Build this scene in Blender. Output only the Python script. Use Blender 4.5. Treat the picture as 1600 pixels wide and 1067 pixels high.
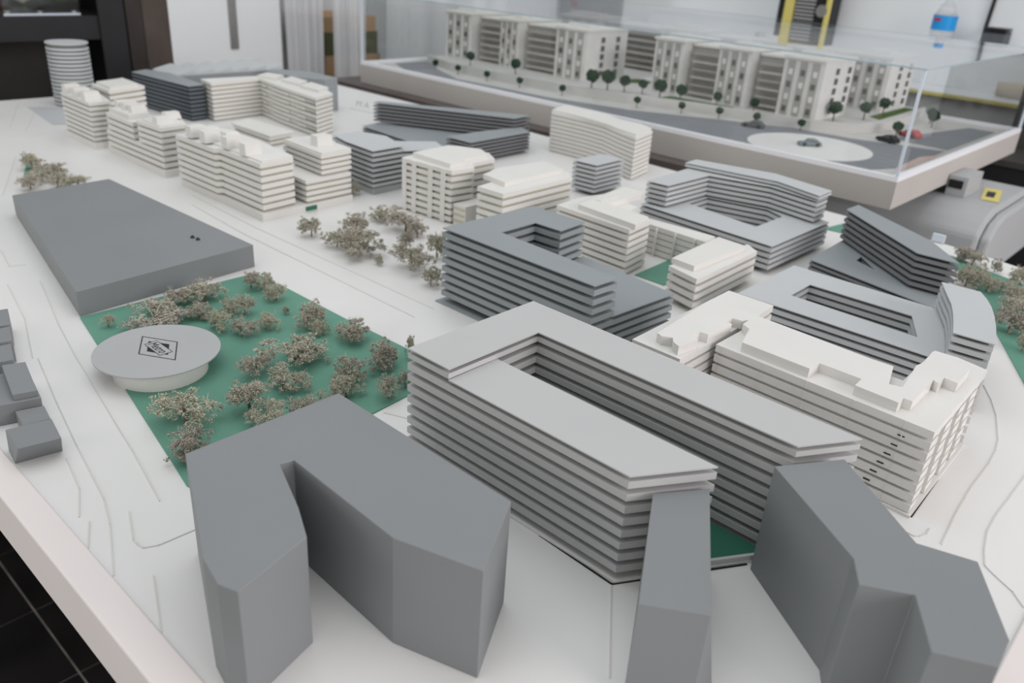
import bpy, bmesh, math, random
from mathutils import Vector, Matrix
from mathutils.geometry import tessellate_polygon
random.seed(7)
C = bpy.context.scene.collection
for o in list(bpy.data.objects): bpy.data.objects.remove(o)

# ---------------------------------------------------------------- camera, world, lights
S = 0.35            # metres per layout unit (1 unit = camera height above the model board)
ZB = 0.805          # height of the board's top above the floor, metres
def W(x, y, z): return Vector((x*S, y*S, ZB + z*S))

cd = bpy.data.cameras.new('camera'); cam = bpy.data.objects.new('camera', cd); C.objects.link(cam)
yaw, pitch, roll = math.radians(48.630), math.radians(25.677), math.radians(-3.8947)
f = Vector((math.sin(yaw)*math.cos(pitch), math.cos(yaw)*math.cos(pitch), -math.sin(pitch)))
rt = Vector((math.cos(yaw), -math.sin(yaw), 0)); dn = f.cross(rt)
r2 = math.cos(roll)*rt + math.sin(roll)*dn; d2 = -math.sin(roll)*rt + math.cos(roll)*dn
cam.matrix_world = Matrix.Translation(W(0, 0, 1)) @ Matrix((r2, -d2, -f)).transposed().to_4x4()
cd.sensor_width = 36; cd.lens = 36*1291/1600; cd.clip_start = 0.02; cd.clip_end = 60
cd.dof.use_dof = True; cd.dof.focus_distance = 1.75*S; cd.dof.aperture_fstop = 8.8
bpy.context.scene.camera = cam

wd = bpy.data.worlds.new('room_light'); bpy.context.scene.world = wd; wd.use_nodes = True
bg = wd.node_tree.nodes['Background']; bg.inputs[0].default_value = (0.97, 0.975, 0.965, 1); bg.inputs[1].default_value = 0.53
def area(name, loc, target, sx, sy, power, col):
    l = bpy.data.lights.new(name, 'AREA'); l.shape = 'RECTANGLE'; l.size = sx; l.size_y = sy
    l.energy = power; l.color = col
    o = bpy.data.objects.new(name, l); C.objects.link(o); o.location = loc
    o.rotation_euler = (Vector(target)-Vector(loc)).to_track_quat('-Z', 'Y').to_euler()
area('window_light_near', (1.0, -2.55, 1.75), (0.6, 0.7, 0.8), 2.3, 1.4, 60, (1.0, 0.93, 0.94))
area('fill_light_left', (-2.7, 0.9, 1.65), (0.5, 0.6, 0.8), 2.2, 1.3, 16, (1.0, 0.96, 0.90))  # added fill lamp to brighten the left-facing walls, no known window
area('ceiling_light', (0.65, 1.1, 3.1), (0.65, 1.1, 0.8), 2.4, 2.4, 24, (0.90, 0.96, 1.0))
vs = bpy.context.scene.view_settings
vs.view_transform = 'Standard'; vs.look = 'None'; vs.gamma = 1; vs.use_curve_mapping = False; vs.exposure = 0.07

# ---------------------------------------------------------------- materials
def mat(name, col, rough=0.6, spec=0.3, noise=0.04, nscale=40, bump=0.0, metal=0.0):
    m = bpy.data.materials.new(name); m.use_nodes = True
    nt = m.node_tree; b = nt.nodes['Principled BSDF']
    b.inputs['Roughness'].default_value = rough; b.inputs['Specular IOR Level'].default_value = spec
    b.inputs['Metallic'].default_value = metal
    tc = nt.nodes.new('ShaderNodeTexCoord'); n = nt.nodes.new('ShaderNodeTexNoise')
    n.inputs['Scale'].default_value = nscale; n.inputs['Detail'].default_value = 3
    nt.links.new(tc.outputs['Object'], n.inputs['Vector'])
    r = nt.nodes.new('ShaderNodeValToRGB')
    r.color_ramp.elements[0].position = 0.3; r.color_ramp.elements[1].position = 0.7
    r.color_ramp.elements[0].color = tuple(c*(1-noise) for c in col)+(1,)
    r.color_ramp.elements[1].color = tuple(min(1, c*(1+noise)) for c in col)+(1,)
    nt.links.new(n.outputs['Fac'], r.inputs['Fac']); nt.links.new(r.outputs['Color'], b.inputs['Base Color'])
    if bump:
        n2 = nt.nodes.new('ShaderNodeTexNoise'); n2.inputs['Scale'].default_value = 600
        nt.links.new(tc.outputs['Object'], n2.inputs['Vector'])
        bp = nt.nodes.new('ShaderNodeBump'); bp.inputs['Strength'].default_value = bump; bp.inputs['Distance'].default_value = 0.001
        nt.links.new(n2.outputs['Fac'], bp.inputs['Height']); nt.links.new(bp.outputs['Normal'], b.inputs['Normal'])
    return m
M = {}
M['board'] = mat('white_board', (0.73, 0.72, 0.707), 0.38, 0.35, 0.02, 6)
M['frame'] = mat('white_lacquer_frame', (0.77, 0.71, 0.695), 0.5, 0.3, 0.02, 8)
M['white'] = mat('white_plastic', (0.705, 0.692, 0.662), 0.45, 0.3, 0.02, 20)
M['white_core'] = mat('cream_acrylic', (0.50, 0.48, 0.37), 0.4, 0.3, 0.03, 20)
M['acryl'] = mat('milky_acrylic', (0.715, 0.70, 0.675), 0.22, 0.5, 0.02, 20)
M['acryl_core'] = mat('clear_acrylic_layer', (0.70, 0.68, 0.61), 0.12, 0.6, 0.05, 50)
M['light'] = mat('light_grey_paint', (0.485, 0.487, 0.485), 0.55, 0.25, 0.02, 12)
M['light_core'] = mat('light_grey_gap_shade', (0.30, 0.30, 0.295), 0.6, 0.2, 0.02, 12)  # light grey darkened to stand in for shade between the floor slabs
M['grey'] = mat('mid_grey_paint', (0.220, 0.231, 0.238), 0.5, 0.3, 0.03, 10, 0.05)
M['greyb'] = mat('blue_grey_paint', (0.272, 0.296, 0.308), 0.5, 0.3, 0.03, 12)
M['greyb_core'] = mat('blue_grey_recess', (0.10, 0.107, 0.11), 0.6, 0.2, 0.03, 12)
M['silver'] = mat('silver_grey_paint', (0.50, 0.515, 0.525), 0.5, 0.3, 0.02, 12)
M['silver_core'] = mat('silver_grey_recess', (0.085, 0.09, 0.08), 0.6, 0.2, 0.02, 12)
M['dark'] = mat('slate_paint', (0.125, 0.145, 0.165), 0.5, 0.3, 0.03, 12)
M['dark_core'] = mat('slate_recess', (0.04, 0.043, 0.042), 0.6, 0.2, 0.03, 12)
M['slate'] = mat('slate_grey_paint', (0.19, 0.195, 0.205), 0.5, 0.3, 0.03, 12)
M['tower_core'] = mat('tower_gap_shade', (0.20, 0.21, 0.21), 0.6, 0.2, 0.02, 12)  # core colour darkened for the shade in the gaps between the discs
M['green'] = mat('green_card', (0.125, 0.295, 0.222), 0.6, 0.25, 0.05, 9, 0.05)
M['dgreen'] = mat('dark_green_card', (0.035, 0.15, 0.10), 0.6, 0.25, 0.05, 9)
M['ink'] = mat('black_ink', (0.015, 0.017, 0.018), 0.5, 0.2, 0.02, 9)
M['paleink'] = mat('pale_grey_ink', (0.42, 0.42, 0.42), 0.6, 0.2, 0.02, 9)
M['line'] = mat('kerb_line_card', (0.64, 0.62, 0.59), 0.5, 0.2, 0.02, 9)
M['disc'] = mat('white_disc_card', (0.40, 0.405, 0.412), 0.55, 0.25, 0.02, 9)
M['twig'] = mat('dried_twig', (0.16, 0.12, 0.085), 0.8, 0.1, 0.2, 200)
M['ptwig'] = mat('pale_dried_twig', (0.55, 0.50, 0.40), 0.8, 0.1, 0.1, 200)
M['black'] = mat('black_furniture', (0.017, 0.017, 0.019), 0.5, 0.3, 0.1, 10)
M['blackback'] = mat('dark_back_panel', (0.058, 0.054, 0.050), 0.6, 0.2, 0.1, 10)
M['brown'] = mat('brown_laminate', (0.075, 0.058, 0.048), 0.5, 0.3, 0.15, 14)
M['dbrown'] = mat('dark_brown_laminate', (0.035, 0.028, 0.025), 0.5, 0.3, 0.15, 14)
M['wall'] = mat('white_wall_paint', (0.76, 0.78, 0.79), 0.8, 0.1, 0.02, 2)
M['steel'] = mat('brushed_steel', (0.35, 0.35, 0.34), 0.35, 0.5, 0.05, 60, 0, 0.7)
M['tile'] = mat('black_floor_tile', (0.013, 0.012, 0.012), 0.25, 0.4, 0.4, 8)
M['grout'] = mat('pale_grout', (0.42, 0.39, 0.36), 0.9, 0.05, 0.3, 30)
M['table'] = mat('dark_table_top', (0.12, 0.10, 0.095), 0.6, 0.2, 0.1, 10)
M['plinth'] = mat('raw_white_plinth', (0.47, 0.445, 0.42), 0.6, 0.2, 0.03, 5)
M['rim'] = mat('white_rim', (0.82, 0.82, 0.85), 0.4, 0.3, 0.01, 5)
M['road'] = mat('asphalt_grey_card', (0.215, 0.225, 0.245), 0.6, 0.2, 0.05, 12)
M['pave'] = mat('pale_paving_card', (0.54, 0.53, 0.51), 0.6, 0.2, 0.03, 12)
M['facade'] = mat('grey_facade', (0.36, 0.345, 0.32), 0.6, 0.2, 0.06, 30)
M['facade_lt'] = mat('off_white_facade', (0.68, 0.67, 0.65), 0.6, 0.2, 0.04, 30)
M['pane'] = mat('smoked_pane', (0.10, 0.10, 0.10), 0.25, 0.5, 0.1, 30)
M['leaf'] = mat('dark_green_flock', (0.018, 0.045, 0.022), 0.9, 0.05, 0.4, 150)
M['leaf2'] = mat('grass_green_flock', (0.07, 0.12, 0.03), 0.9, 0.05, 0.4, 150)
M['red'] = mat('red_paint', (0.42, 0.03, 0.035), 0.35, 0.5, 0.05, 30)
M['teal'] = mat('grey_teal_paint', (0.13, 0.18, 0.19), 0.35, 0.5, 0.05, 30)
M['yellow'] = mat('yellow_plastic', (0.68, 0.58, 0.17), 0.45, 0.3, 0.04, 20)
M['blue'] = mat('blue_label', (0.02, 0.33, 0.78), 0.4, 0.3, 0.04, 20)
M['card'] = mat('cardboard', (0.50, 0.33, 0.20), 0.8, 0.1, 0.08, 20)
M['olive'] = mat('olive_card', (0.12, 0.13, 0.07), 0.8, 0.1, 0.08, 20)
M['plotter'] = mat('grey_plastic_shell', (0.40, 0.41, 0.42), 0.45, 0.35, 0.02, 10)
M['brickpink'] = mat('pale_pink_paving', (0.60, 0.47, 0.42), 0.7, 0.1, 0.06, 40)
M['beige'] = mat('beige_cloth', (0.62, 0.54, 0.45), 0.8, 0.1, 0.05, 20)
M['greybody'] = mat('grey_rubber', (0.10, 0.11, 0.12), 0.6, 0.2, 0.05, 20)
M['desk'] = mat('white_desk_laminate', (0.74, 0.76, 0.78), 0.4, 0.3, 0.02, 8)
M['deskface'] = mat('grey_desk_panel', (0.52, 0.52, 0.515), 0.6, 0.2, 0.03, 8)
M['petal'] = mat('white_petal', (0.6, 0.6, 0.58), 0.7, 0.1, 0.05, 20)

def foliage_mat():
    m = bpy.data.materials.new('dried_lichen'); m.use_nodes = True; nt = m.node_tree
    b = nt.nodes['Principled BSDF']; b.inputs['Roughness'].default_value = 0.9; b.inputs['Specular IOR Level'].default_value = 0.1
    g = nt.nodes.new('ShaderNodeNewGeometry'); r = nt.nodes.new('ShaderNodeValToRGB')
    e = r.color_ramp.elements
    e[0].position = 0.0; e[0].color = (0.19, 0.175, 0.135, 1); e[1].position = 1.0; e[1].color = (0.70, 0.67, 0.59, 1)
    k = e.new(0.45); k.color = (0.42, 0.405, 0.335, 1)
    oi = nt.nodes.new('ShaderNodeObjectInfo')
    hs = nt.nodes.new('ShaderNodeMixRGB'); hs.blend_type = 'MULTIPLY'; hs.inputs[0].default_value = 1
    r2_ = nt.nodes.new('ShaderNodeValToRGB'); r2_.color_ramp.elements[0].color = (0.86, 0.82, 0.84, 1); r2_.color_ramp.elements[1].color = (1.0, 1.02, 0.93, 1)
    nt.links.new(g.outputs['Random Per Island'], r.inputs['Fac']); nt.links.new(oi.outputs['Random'], r2_.inputs['Fac'])
    nt.links.new(r.outputs['Color'], hs.inputs[1]); nt.links.new(r2_.outputs['Color'], hs.inputs[2])
    nt.links.new(hs.outputs['Color'], b.inputs['Base Color'])
    return m
M['lichen'] = foliage_mat()

def glass_mat(name, tint, fres=1.45, refl=1.0, rough=0.0):
    m = bpy.data.materials.new(name); m.use_nodes = True; nt = m.node_tree
    out = nt.nodes['Material Output']; nt.nodes.remove(nt.nodes['Principled BSDF'])
    t = nt.nodes.new('ShaderNodeBsdfTransparent'); t.inputs[0].default_value = tint+(1,)
    gl = nt.nodes.new('ShaderNodeBsdfGlossy'); gl.inputs['Roughness'].default_value = rough
    gl.inputs['Color'].default_value = (0.95, 0.97, 1, 1)
    lw = nt.nodes.new('ShaderNodeLayerWeight'); lw.inputs['Blend'].default_value = 0.5      # two-sided Schlick reflection
    pw = nt.nodes.new('ShaderNodeMath'); pw.operation = 'POWER'; pw.inputs[1].default_value = 5
    fr = nt.nodes.new('ShaderNodeMath'); fr.operation = 'MULTIPLY_ADD'; fr.inputs[1].default_value = 0.92; fr.inputs[2].default_value = 0.06
    nt.links.new(lw.outputs['Facing'], pw.inputs[0]); nt.links.new(pw.outputs[0], fr.inputs[0])
    mx = nt.nodes.new('ShaderNodeMixShader'); nt.links.new(fr.outputs[0], mx.inputs[0])
    nt.links.new(t.outputs[0], mx.inputs[1]); nt.links.new(gl.outputs[0], mx.inputs[2]); nt.links.new(mx.outputs[0], out.inputs['Surface'])
    return m
M['glass'] = glass_mat('clear_acrylic_pane', (0.975, 0.985, 0.985))
M['glass_edge'] = mat('pane_edge', (0.36, 0.47, 0.52), 0.2, 0.5, 0.02, 20)
M['glass_corner'] = mat('polished_pane_corner', (0.62, 0.68, 0.76), 0.15, 0.6, 0.02, 20)
def film_mat(name, op):
    m = bpy.data.materials.new(name); m.use_nodes = True; nt = m.node_tree
    out = nt.nodes['Material Output']; b = nt.nodes['Principled BSDF']
    b.inputs['Base Color'].default_value = (0.72, 0.73, 0.75, 1); b.inputs['Roughness'].default_value = 0.3
    t = nt.nodes.new('ShaderNodeBsdfTransparent'); mx = nt.nodes.new('ShaderNodeMixShader'); mx.inputs[0].default_value = op
    nt.links.new(t.outputs[0], mx.inputs[1]); nt.links.new(b.outputs[0], mx.inputs[2]); nt.links.new(mx.outputs[0], out.inputs['Surface'])
    return m
M['film'] = film_mat('translucent_plastic_film', .78)
M['clear'] = film_mat('cloudy_clear_plastic', .35)

# ---------------------------------------------------------------- helpers
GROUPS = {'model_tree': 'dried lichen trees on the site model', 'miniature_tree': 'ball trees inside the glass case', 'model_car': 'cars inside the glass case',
  'house_block': 'grey house blocks on the left edge', 'massing_block': 'solid grey massing blocks at the front', 'apartment_building': 'white apartment buildings on the site model',
  'office_building': 'grey office buildings on the site model', 'model_apartment_block': 'apartment blocks inside the glass case', 'carton': 'cartons stacked behind the case',
  'plastic_sheet': 'hanging plastic sheets', 'black_chip': 'black chips on the grey slab'}
def tag(o, label=None, cat=None, group=None, kind=None):
    group = group or (cat and GROUPS.get(o.name.split('.')[0]))
    if label: o['label'] = label
    if cat: o['category'] = cat
    if group: o['group'] = group
    if kind: o['kind'] = kind
    return o
def thing(name, label, cat, loc, group=None, rz=0.0):
    o = bpy.data.objects.new(name, None); o.empty_display_size = 0.01; C.objects.link(o)
    o.location = W(*loc); o.rotation_euler = (0, 0, rz)
    return tag(o, label, cat, group)
def link(name, me, parent=None, loc=None, label=None):
    o = bpy.data.objects.new(name, me); C.objects.link(o)
    if parent: o.parent = parent
    if loc is not None: o.location = loc
    if label: o['label'] = label
    return o
class MB:
    """collects verts and faces in layout units relative to an origin"""
    def __init__(self): self.v = []; self.f = []
    def box(self, x0, y0, z0, x1, y1, z1):
        b = len(self.v)
        self.v += [(x0,y0,z0),(x1,y0,z0),(x1,y1,z0),(x0,y1,z0),(x0,y0,z1),(x1,y0,z1),(x1,y1,z1),(x0,y1,z1)]
        for q in ((0,3,2,1),(4,5,6,7),(0,1,5,4),(1,2,6,5),(2,3,7,6),(3,0,4,7)): self.f.append(tuple(b+i for i in q))
        return self
    def loft(self, lo, z0, hi, z1):
        """side walls + caps between two rings of the same length"""
        b = len(self.v); n = len(lo)
        zz0 = z0 if isinstance(z0, (list, tuple)) else [z0]*n; zz1 = z1 if isinstance(z1, (list, tuple)) else [z1]*n
        self.v += [(p[0],p[1],z) for p, z in zip(lo, zz0)] + [(p[0],p[1],z) for p, z in zip(hi, zz1)]
        for i in range(n):
            j = (i+1) % n; self.f.append((b+i, b+j, b+n+j, b+n+i))
        self.f.append(tuple(b+n+i for i in range(n))); self.f.append(tuple(b+n-1-i for i in range(n)))
        return self
    def prism(self, poly, z0, z1, holes=()):
        if not holes: return self.loft(poly, z0, poly, z1)
        loops = [poly]+list(holes); flat = [p for l in loops for p in l]; n = len(flat); b = len(self.v)
        self.v += [(p[0],p[1],z0) for p in flat] + [(p[0],p[1],z1) for p in flat]
        for t in tessellate_polygon([[Vector((p[0],p[1],0)) for p in l] for l in loops]):
            self.f.append(tuple(b+n+i for i in t)); self.f.append(tuple(b+i for i in reversed(t)))
        k = 0
        for l in loops:
            m = len(l)
            for i in range(m):
                j = (i+1) % m; self.f.append((b+k+i, b+k+j, b+n+k+j, b+n+k+i))
            k += m
        return self
    def cyl(self, x, y, z0, z1, r0, r1=None, n=24):
        r1 = r0 if r1 is None else r1
        ring = lambda r: [(x+r*math.cos(2*math.pi*i/n), y+r*math.sin(2*math.pi*i/n)) for i in range(n)]
        return self.loft(ring(r0), z0, ring(r1), z1)
    def tube(self, pts, rad, n=5):
        b0 = len(self.v)
        for i, p in enumerate(pts):
            p = Vector(p); a = Vector(pts[max(0, i-1)]); c = Vector(pts[min(len(pts)-1, i+1)])
            d = (c-a).normalized(); u = d.orthogonal().normalized(); w = d.cross(u)
            r = rad[i] if isinstance(rad, (list, tuple)) else rad
            for k in range(n):
                t = 2*math.pi*k/n; q = p + r*(math.cos(t)*u+math.sin(t)*w); self.v.append(tuple(q))
        for i in range(len(pts)-1):
            for k in range(n):
                a = b0+i*n+k; c = b0+i*n+(k+1) % n; self.f.append((a, c, c+n, a+n))
        self.f.append(tuple(b0+k for k in reversed(range(n)))); self.f.append(tuple(b0+(len(pts)-1)*n+k for k in range(n)))
        return self
    def mesh(self, name, m, org=(0,0,0), bevel=0, smooth=False, fix=True):
        me = bpy.data.meshes.new(name)
        me.from_pydata([((x-org[0])*S, (y-org[1])*S, (z-org[2])*S) for x, y, z in self.v], [], self.f)
        if fix or bevel:
            bm = bmesh.new(); bm.from_mesh(me); bmesh.ops.recalc_face_normals(bm, faces=bm.faces)
            if bevel:
                ed = [e for e in bm.edges if len(e.link_faces) == 2 and e.calc_face_angle(0) > 0.5]
                bmesh.ops.bevel(bm, geom=ed, offset=bevel*S, segments=2, affect='EDGES', profile=0.5)
            bm.to_mesh(me); bm.free()
        if smooth:
            for p in me.polygons: p.use_smooth = True
        me.materials.append(m); return me
def part(name, mb, m, parent, org, label=None, bevel=0, smooth=False):
    return link(name, mb.mesh(name, m, org, bevel, smooth), parent, None, label)
def solo(name, label, cat, mb, m, org, bevel=0, smooth=False, group=None):
    o = link(name, mb.mesh(name, m, org, bevel, smooth)); o.location = W(*org); return tag(o, label, cat, group)
def struct(name, mb, m, bevel=0):
    o = link(name, mb.mesh(name, m, (0,0,0), bevel)); o.location = W(0, 0, 0); o['kind'] = 'structure'; return o

def area2(p): return sum(p[i][0]*p[(i+1) % len(p)][1]-p[(i+1) % len(p)][0]*p[i][1] for i in range(len(p)))
def ccw(p): return list(p) if area2(p) > 0 else list(reversed(p))
def inset(poly, d):
    """mitred inward offset of a ring (d > 0 shrinks)"""
    p = ccw(poly); n = len(p); out = []
    for i in range(n):
        a, b, c = Vector(p[i-1]), Vector(p[i]), Vector(p[(i+1) % n])
        e1 = (b-a).normalized(); e2 = (c-b).normalized()
        n1 = Vector((-e1.y, e1.x)); n2 = Vector((-e2.y, e2.x)); m = n1+n2
        L = m.dot(n1); m = m/max(L, 0.35); out.append((b.x+d*m.x, b.y+d*m.y))
    return out
def centre(poly): return (sum(p[0] for p in poly)/len(poly), sum(p[1] for p in poly)/len(poly))

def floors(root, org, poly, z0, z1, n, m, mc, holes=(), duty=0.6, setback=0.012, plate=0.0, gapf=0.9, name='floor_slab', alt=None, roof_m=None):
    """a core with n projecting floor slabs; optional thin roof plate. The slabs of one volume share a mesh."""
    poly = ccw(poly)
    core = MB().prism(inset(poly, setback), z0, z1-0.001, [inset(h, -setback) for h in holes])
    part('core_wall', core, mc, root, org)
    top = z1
    if plate:
        part('roof_plate', MB().prism(poly, z1-plate, z1, holes), roof_m or m, root, org)
        top = z1-plate-(1-duty)*(z1-z0)/n*gapf*(.5 if n == 1 else 1)
    p = (top-z0)/n; th = p*duty
    shapes = [poly]+([ccw(alt)] if alt else [])
    mes = [MB().prism(s, 0, th, holes).mesh(name, m, (org[0], org[1], 0)) for s in shapes]
    for k in range(n):
        zt = z0+(k+1)*p
        link(name, mes[k % len(mes)], root, (0, 0, (zt-th-org[2])*S))
    return root
def jag(poly, edges, seg, amp, seed):
    """break chosen edges of a ring into small in-and-out panels"""
    rnd = random.Random(seed); p = list(poly); out = []
    for i in range(len(p)):
        a, b = Vector(p[i]), Vector(p[(i+1) % len(p)]); out.append(tuple(a))
        if i in edges:
            L = (b-a).length; n = max(2, int(L/seg)); d = (b-a)/L; nr = Vector((-d.y, d.x)); last = 0
            for k in range(1, n):
                off = amp if last == 0 else 0
                t = (k+rnd.uniform(-.25, .25))/n; q = a+(b-a)*t
                out.append(tuple(q+nr*last)); out.append(tuple(q+nr*off)); last = off
            if last: out.append(tuple(b+nr*last))
    return out

# ---------------------------------------------------------------- the room
fl = struct('floor', MB().box(-2, -4.5, -2.36, 9.6, 8, -2.306), M['grout'])
tm = MB().box(-.279, -.279, 0, .279, .279, .006).mesh('floor_tile', M['tile'], (0,0,0))
for i in range(-4, 15):
    for j in range(-8, 8):
        x, y = .83+.567*(i+.5), 3.37+.567*(j+.5)
        if x < 9.3 and y < 7.1 and -1.6 < x and (y > -1.5):
            link('floor_tile', tm, fl, ((x)*S, (y)*S, -2.306*S))
struct('wall_back', MB().box(-2, 7.2, -2.3, 9.0, 7.5, 4.6), M['wall'])
struct('wall_right', MB().box(8.62, -4.5, -2.3, 8.95, 7.2, 4.6), M['wall'])
struct('wall_pier', MB().box(3.075, 6.3, -2.3, 4.02, 7.2, 4.6), M['wall'])

# ---------------------------------------------------------------- the big white site model: table, board, frame, lawns, kerbs
t = thing('trestle_table', 'dark table carrying the large white model board', 'table', (2, 2.7, -2.3))
part('table_top', MB().box(.5, .2, -.175, 3.45, 5.3, -.125), M['table'], t, (2, 2.7, -2.3))
for x in (.75, 3.2):
    for y in (.5, 5.0): part('leg', MB().box(x-.06, y-.06, -2.3, x+.06, y+.06, -.175), M['black'], t, (2, 2.7, -2.3))
base = thing('site_model_board', 'large white model board with engraved streets and a green park', 'model base', (2, 2.7, -.12))
bo = (2, 2.7, -.12)
BR = [(.372, .045), (3.38, .045), (3.50, .35), (3.60, .75), (3.655, 1.3), (3.69, 2.3), (3.745, 3.4), (3.72, 4.6), (3.71, 5.47), (.372, 5.47)]
part('board', MB().prism(BR, -.06, 0), M['board'], base, bo)
part('frame_rail', MB().box(.314, -.012, -.12, .3718, 5.49, .004), M['frame'], base, bo, bevel=.004)
part('frame_rail', MB().box(.372, -.012, -.12, 3.38, .0448, .004), M['frame'], base, bo, bevel=.004)
part('frame_skirt', MB().prism(inset(BR, .008), -.12, -.061), M['frame'], base, bo)
def flat(name, poly, z0, z1, m, label=None, holes=()): return part(name, MB().prism(ccw(poly), z0, z1, holes), m, base, bo, label)
flat('lawn_panel', [(0.746,2.243),(0.584,1.339),(0.598,1.270),(1.032,1.318),(1.148,1.329),(1.299,1.355),(1.305,1.538),(1.296,1.794),(1.295,2.072),(1.285,2.244)], 0, .003, M['green'], 'green card park lawn')
flat('lawn_panel', [(3.371,1.274),(3.542,1.246),(3.498,1.016),(3.457,0.753),(3.391,0.630),(3.346,0.495),(2.268,0.183),(2.448,0.283),(2.779,0.444),(3.115,0.586),(3.308,0.719),(3.410,0.983)], 0, .003, M['green'], 'green card verge along the board edge')
flat('lawn_panel', [(2.27,1.34),(2.50,1.36),(2.50,1.47),(2.27,1.46)], 0, .003, M['green'])
flat('lawn_panel', [(1.135,3.770),(1.209,3.952),(1.234,3.883),(1.167,3.700)], 0, .003, M['green'])
flat('paving_panel', [(1.60,4.70),(1.75,4.64),(1.83,5.10),(1.66,5.22)], 0, .003, M['silver'], 'blue grey card square by the round tower')
def kerb(pts, w=.0026, h=.0016, m='line'):
    mb = MB()
    for i in range(len(pts)-1):
        a, b = Vector(pts[i]), Vector(pts[i+1]); d = (b-a).normalized()*w/2; nr = Vector((-d.y, d.x))
        a2, b2 = a-d*.3, b+d*.3
        q = [(a2-nr), (b2-nr), (b2+nr), (a2+nr)]
        mb.prism([tuple(v) for v in q], 0, h)
    part('kerb_line', mb, M[m], base, bo)
for pts in ([(1.488,3.029),(1.462,2.611),(1.458,1.668)], [(1.551,3.148),(1.532,2.641),(1.541,1.679)], [(0.762,2.572),(0.688,2.236),(0.644,2.010),(0.631,1.932),(0.584,1.657),(0.562,1.525),(0.524,1.329)],
            [(0.454,1.586),(0.431,1.466),(0.396,1.380)], [(0.575,2.068),(0.525,1.819),(0.488,1.620),(0.451,1.404),(0.427,1.322),(0.374,1.186)], [(0.404,1.355),(0.372,1.283)],
            [(0.468,1.335),(0.438,1.253),(0.438,1.236),(0.441,1.221),(0.464,1.210),(0.530,1.207)], [(0.421,1.142),(0.372,1.014)],
            [(2.355,0.362),(2.279,0.322),(2.196,0.288),(2.068,0.250),(2.009,0.240),(1.935,0.235),(1.790,0.234),(1.743,0.231),(1.682,0.228),(1.610,0.221),(1.545,0.215)],
            [(2.039,0.160),(1.817,0.164),(1.734,0.166),(1.658,0.163),(1.588,0.149),(1.542,0.135),(1.525,0.113),(1.502,0.077),(1.471,0.051)], [(1.533,0.276),(1.530,0.262),(1.537,0.254),(1.555,0.247),(1.580,0.248)],
            [(1.229,4.132),(0.977,3.534)], [(1.319,4.486),(1.386,4.463),(1.483,4.506)], [(0.738,2.747),(0.780,2.735)], [(0.768,2.922),(0.738,2.747)], [(1.440,4.617),(1.726,5.241)], [(1.403,4.727),(1.673,5.380)],
            [(0.683,2.601),(0.633,2.318),(0.566,2.076)], [(1.089,1.215),(1.050,1.306)], [(0.811,0.470),(0.977,0.591)], [(1.130,3.665),(0.966,3.297)], [(1.524,5.136),(1.760,5.335)]):
    kerb(pts)
for pts in ([(.98,.592),(1.206,.452)], [(.98,.592),(1.0,1.2)], [(1.590,0.289),(1.957,0.304)]): kerb(pts, .0035, .0016, 'ink')

def text_mesh(body, m, place, name):
    cu = bpy.data.curves.new(name, 'FONT'); cu.body = body; cu.size = 1; cu.align_x = 'CENTER'; cu.align_y = 'CENTER'
    tmp = bpy.data.objects.new(name, cu); C.objects.link(tmp)
    dg = bpy.context.evaluated_depsgraph_get(); me = bpy.data.meshes.new_from_object(tmp.evaluated_get(dg))
    C.objects.unlink(tmp); bpy.data.objects.remove(tmp)
    xs = [v.co.x for v in me.vertices]; ys = [v.co.y for v in me.vertices]
    x0, x1, y0, y1 = min(xs), max(xs), min(ys), max(ys)
    for v in me.vertices: v.co = place((v.co.x-x0)/(x1-x0), (v.co.y-y0)/(y1-y0))
    me.materials.clear(); me.materials.append(m); me.name = name; return me
# pale printed title at the far edge of the board
T0 = [(3.320,4.390),(3.339,4.283),(3.452,4.550),(3.470,4.438)]
def tp(u, v):
    a, b, c_, d_ = [Vector(q) for q in T0]; q = (a*(1-u)+b*u)*(1-v)+(c_*(1-u)+d_*u)*v
    return Vector(((q.x-bo[0])*S, (q.y-bo[1])*S, (.0012-bo[2])*S))
link('printed_title', text_mesh('M A', M['paleink'], tp, 'printed_title'), base)
kerb([(3.244,4.357),(3.269,4.156)], .008, .001, 'paleink')

# ---------------------------------------------------------------- solid grey blocks
def block(name, label, poly, z1, m, bottom=None, cat='building', bevel=.0015):
    c = centre(poly); p = ccw(poly); b = ccw(bottom) if bottom else p
    mb = MB().loft(b, 0, p, z1)
    return solo(name, label, cat, mb, M[m], (c[0], c[1], 0), bevel)
block('massing_block', 'tall solid grey block with a deep notch, front left of the board',
      [(0.504,1.146),(0.814,1.148),(0.811,0.693),(0.665,0.609),(0.618,0.750),(0.625,1.014),(0.602,1.020),(0.559,0.902),(0.529,0.836),(0.399,0.802),(0.387,0.834),(0.398,0.894)], .208, 'grey')
block('massing_block', 'narrow solid grey block with a tapering side at the front centre',
      [(1.02,.563),(.79,.430),(.844,.3485),(.845,.348),(1.104,.505)], .19, 'grey', [(1.015,.557),(.79,.430),(.844,.3485),(.905,.347),(1.12,.480)], bevel=0)
block('massing_block', 'solid grey zigzag block at the front right corner',
      [(1.200,0.442),(1.316,0.367),(1.173,0.195),(1.198,0.115),(1.059,0.037),(0.998,0.034),(0.961,0.104),(1.054,0.156),(1.016,0.220),(1.065,0.248)], .225, 'grey')
block('warehouse_block', 'long low flat grey slab block left of the park', [(.749,2.25),(1.32,2.30),(1.29,3.29),(.932,3.26)], .075, 'grey')
for k, (x, y, w) in enumerate(((301.5, 371, .008), (309, 374.5, .007))):
    pass
CH = [(1.204,2.472),(1.207,2.443)]
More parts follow.
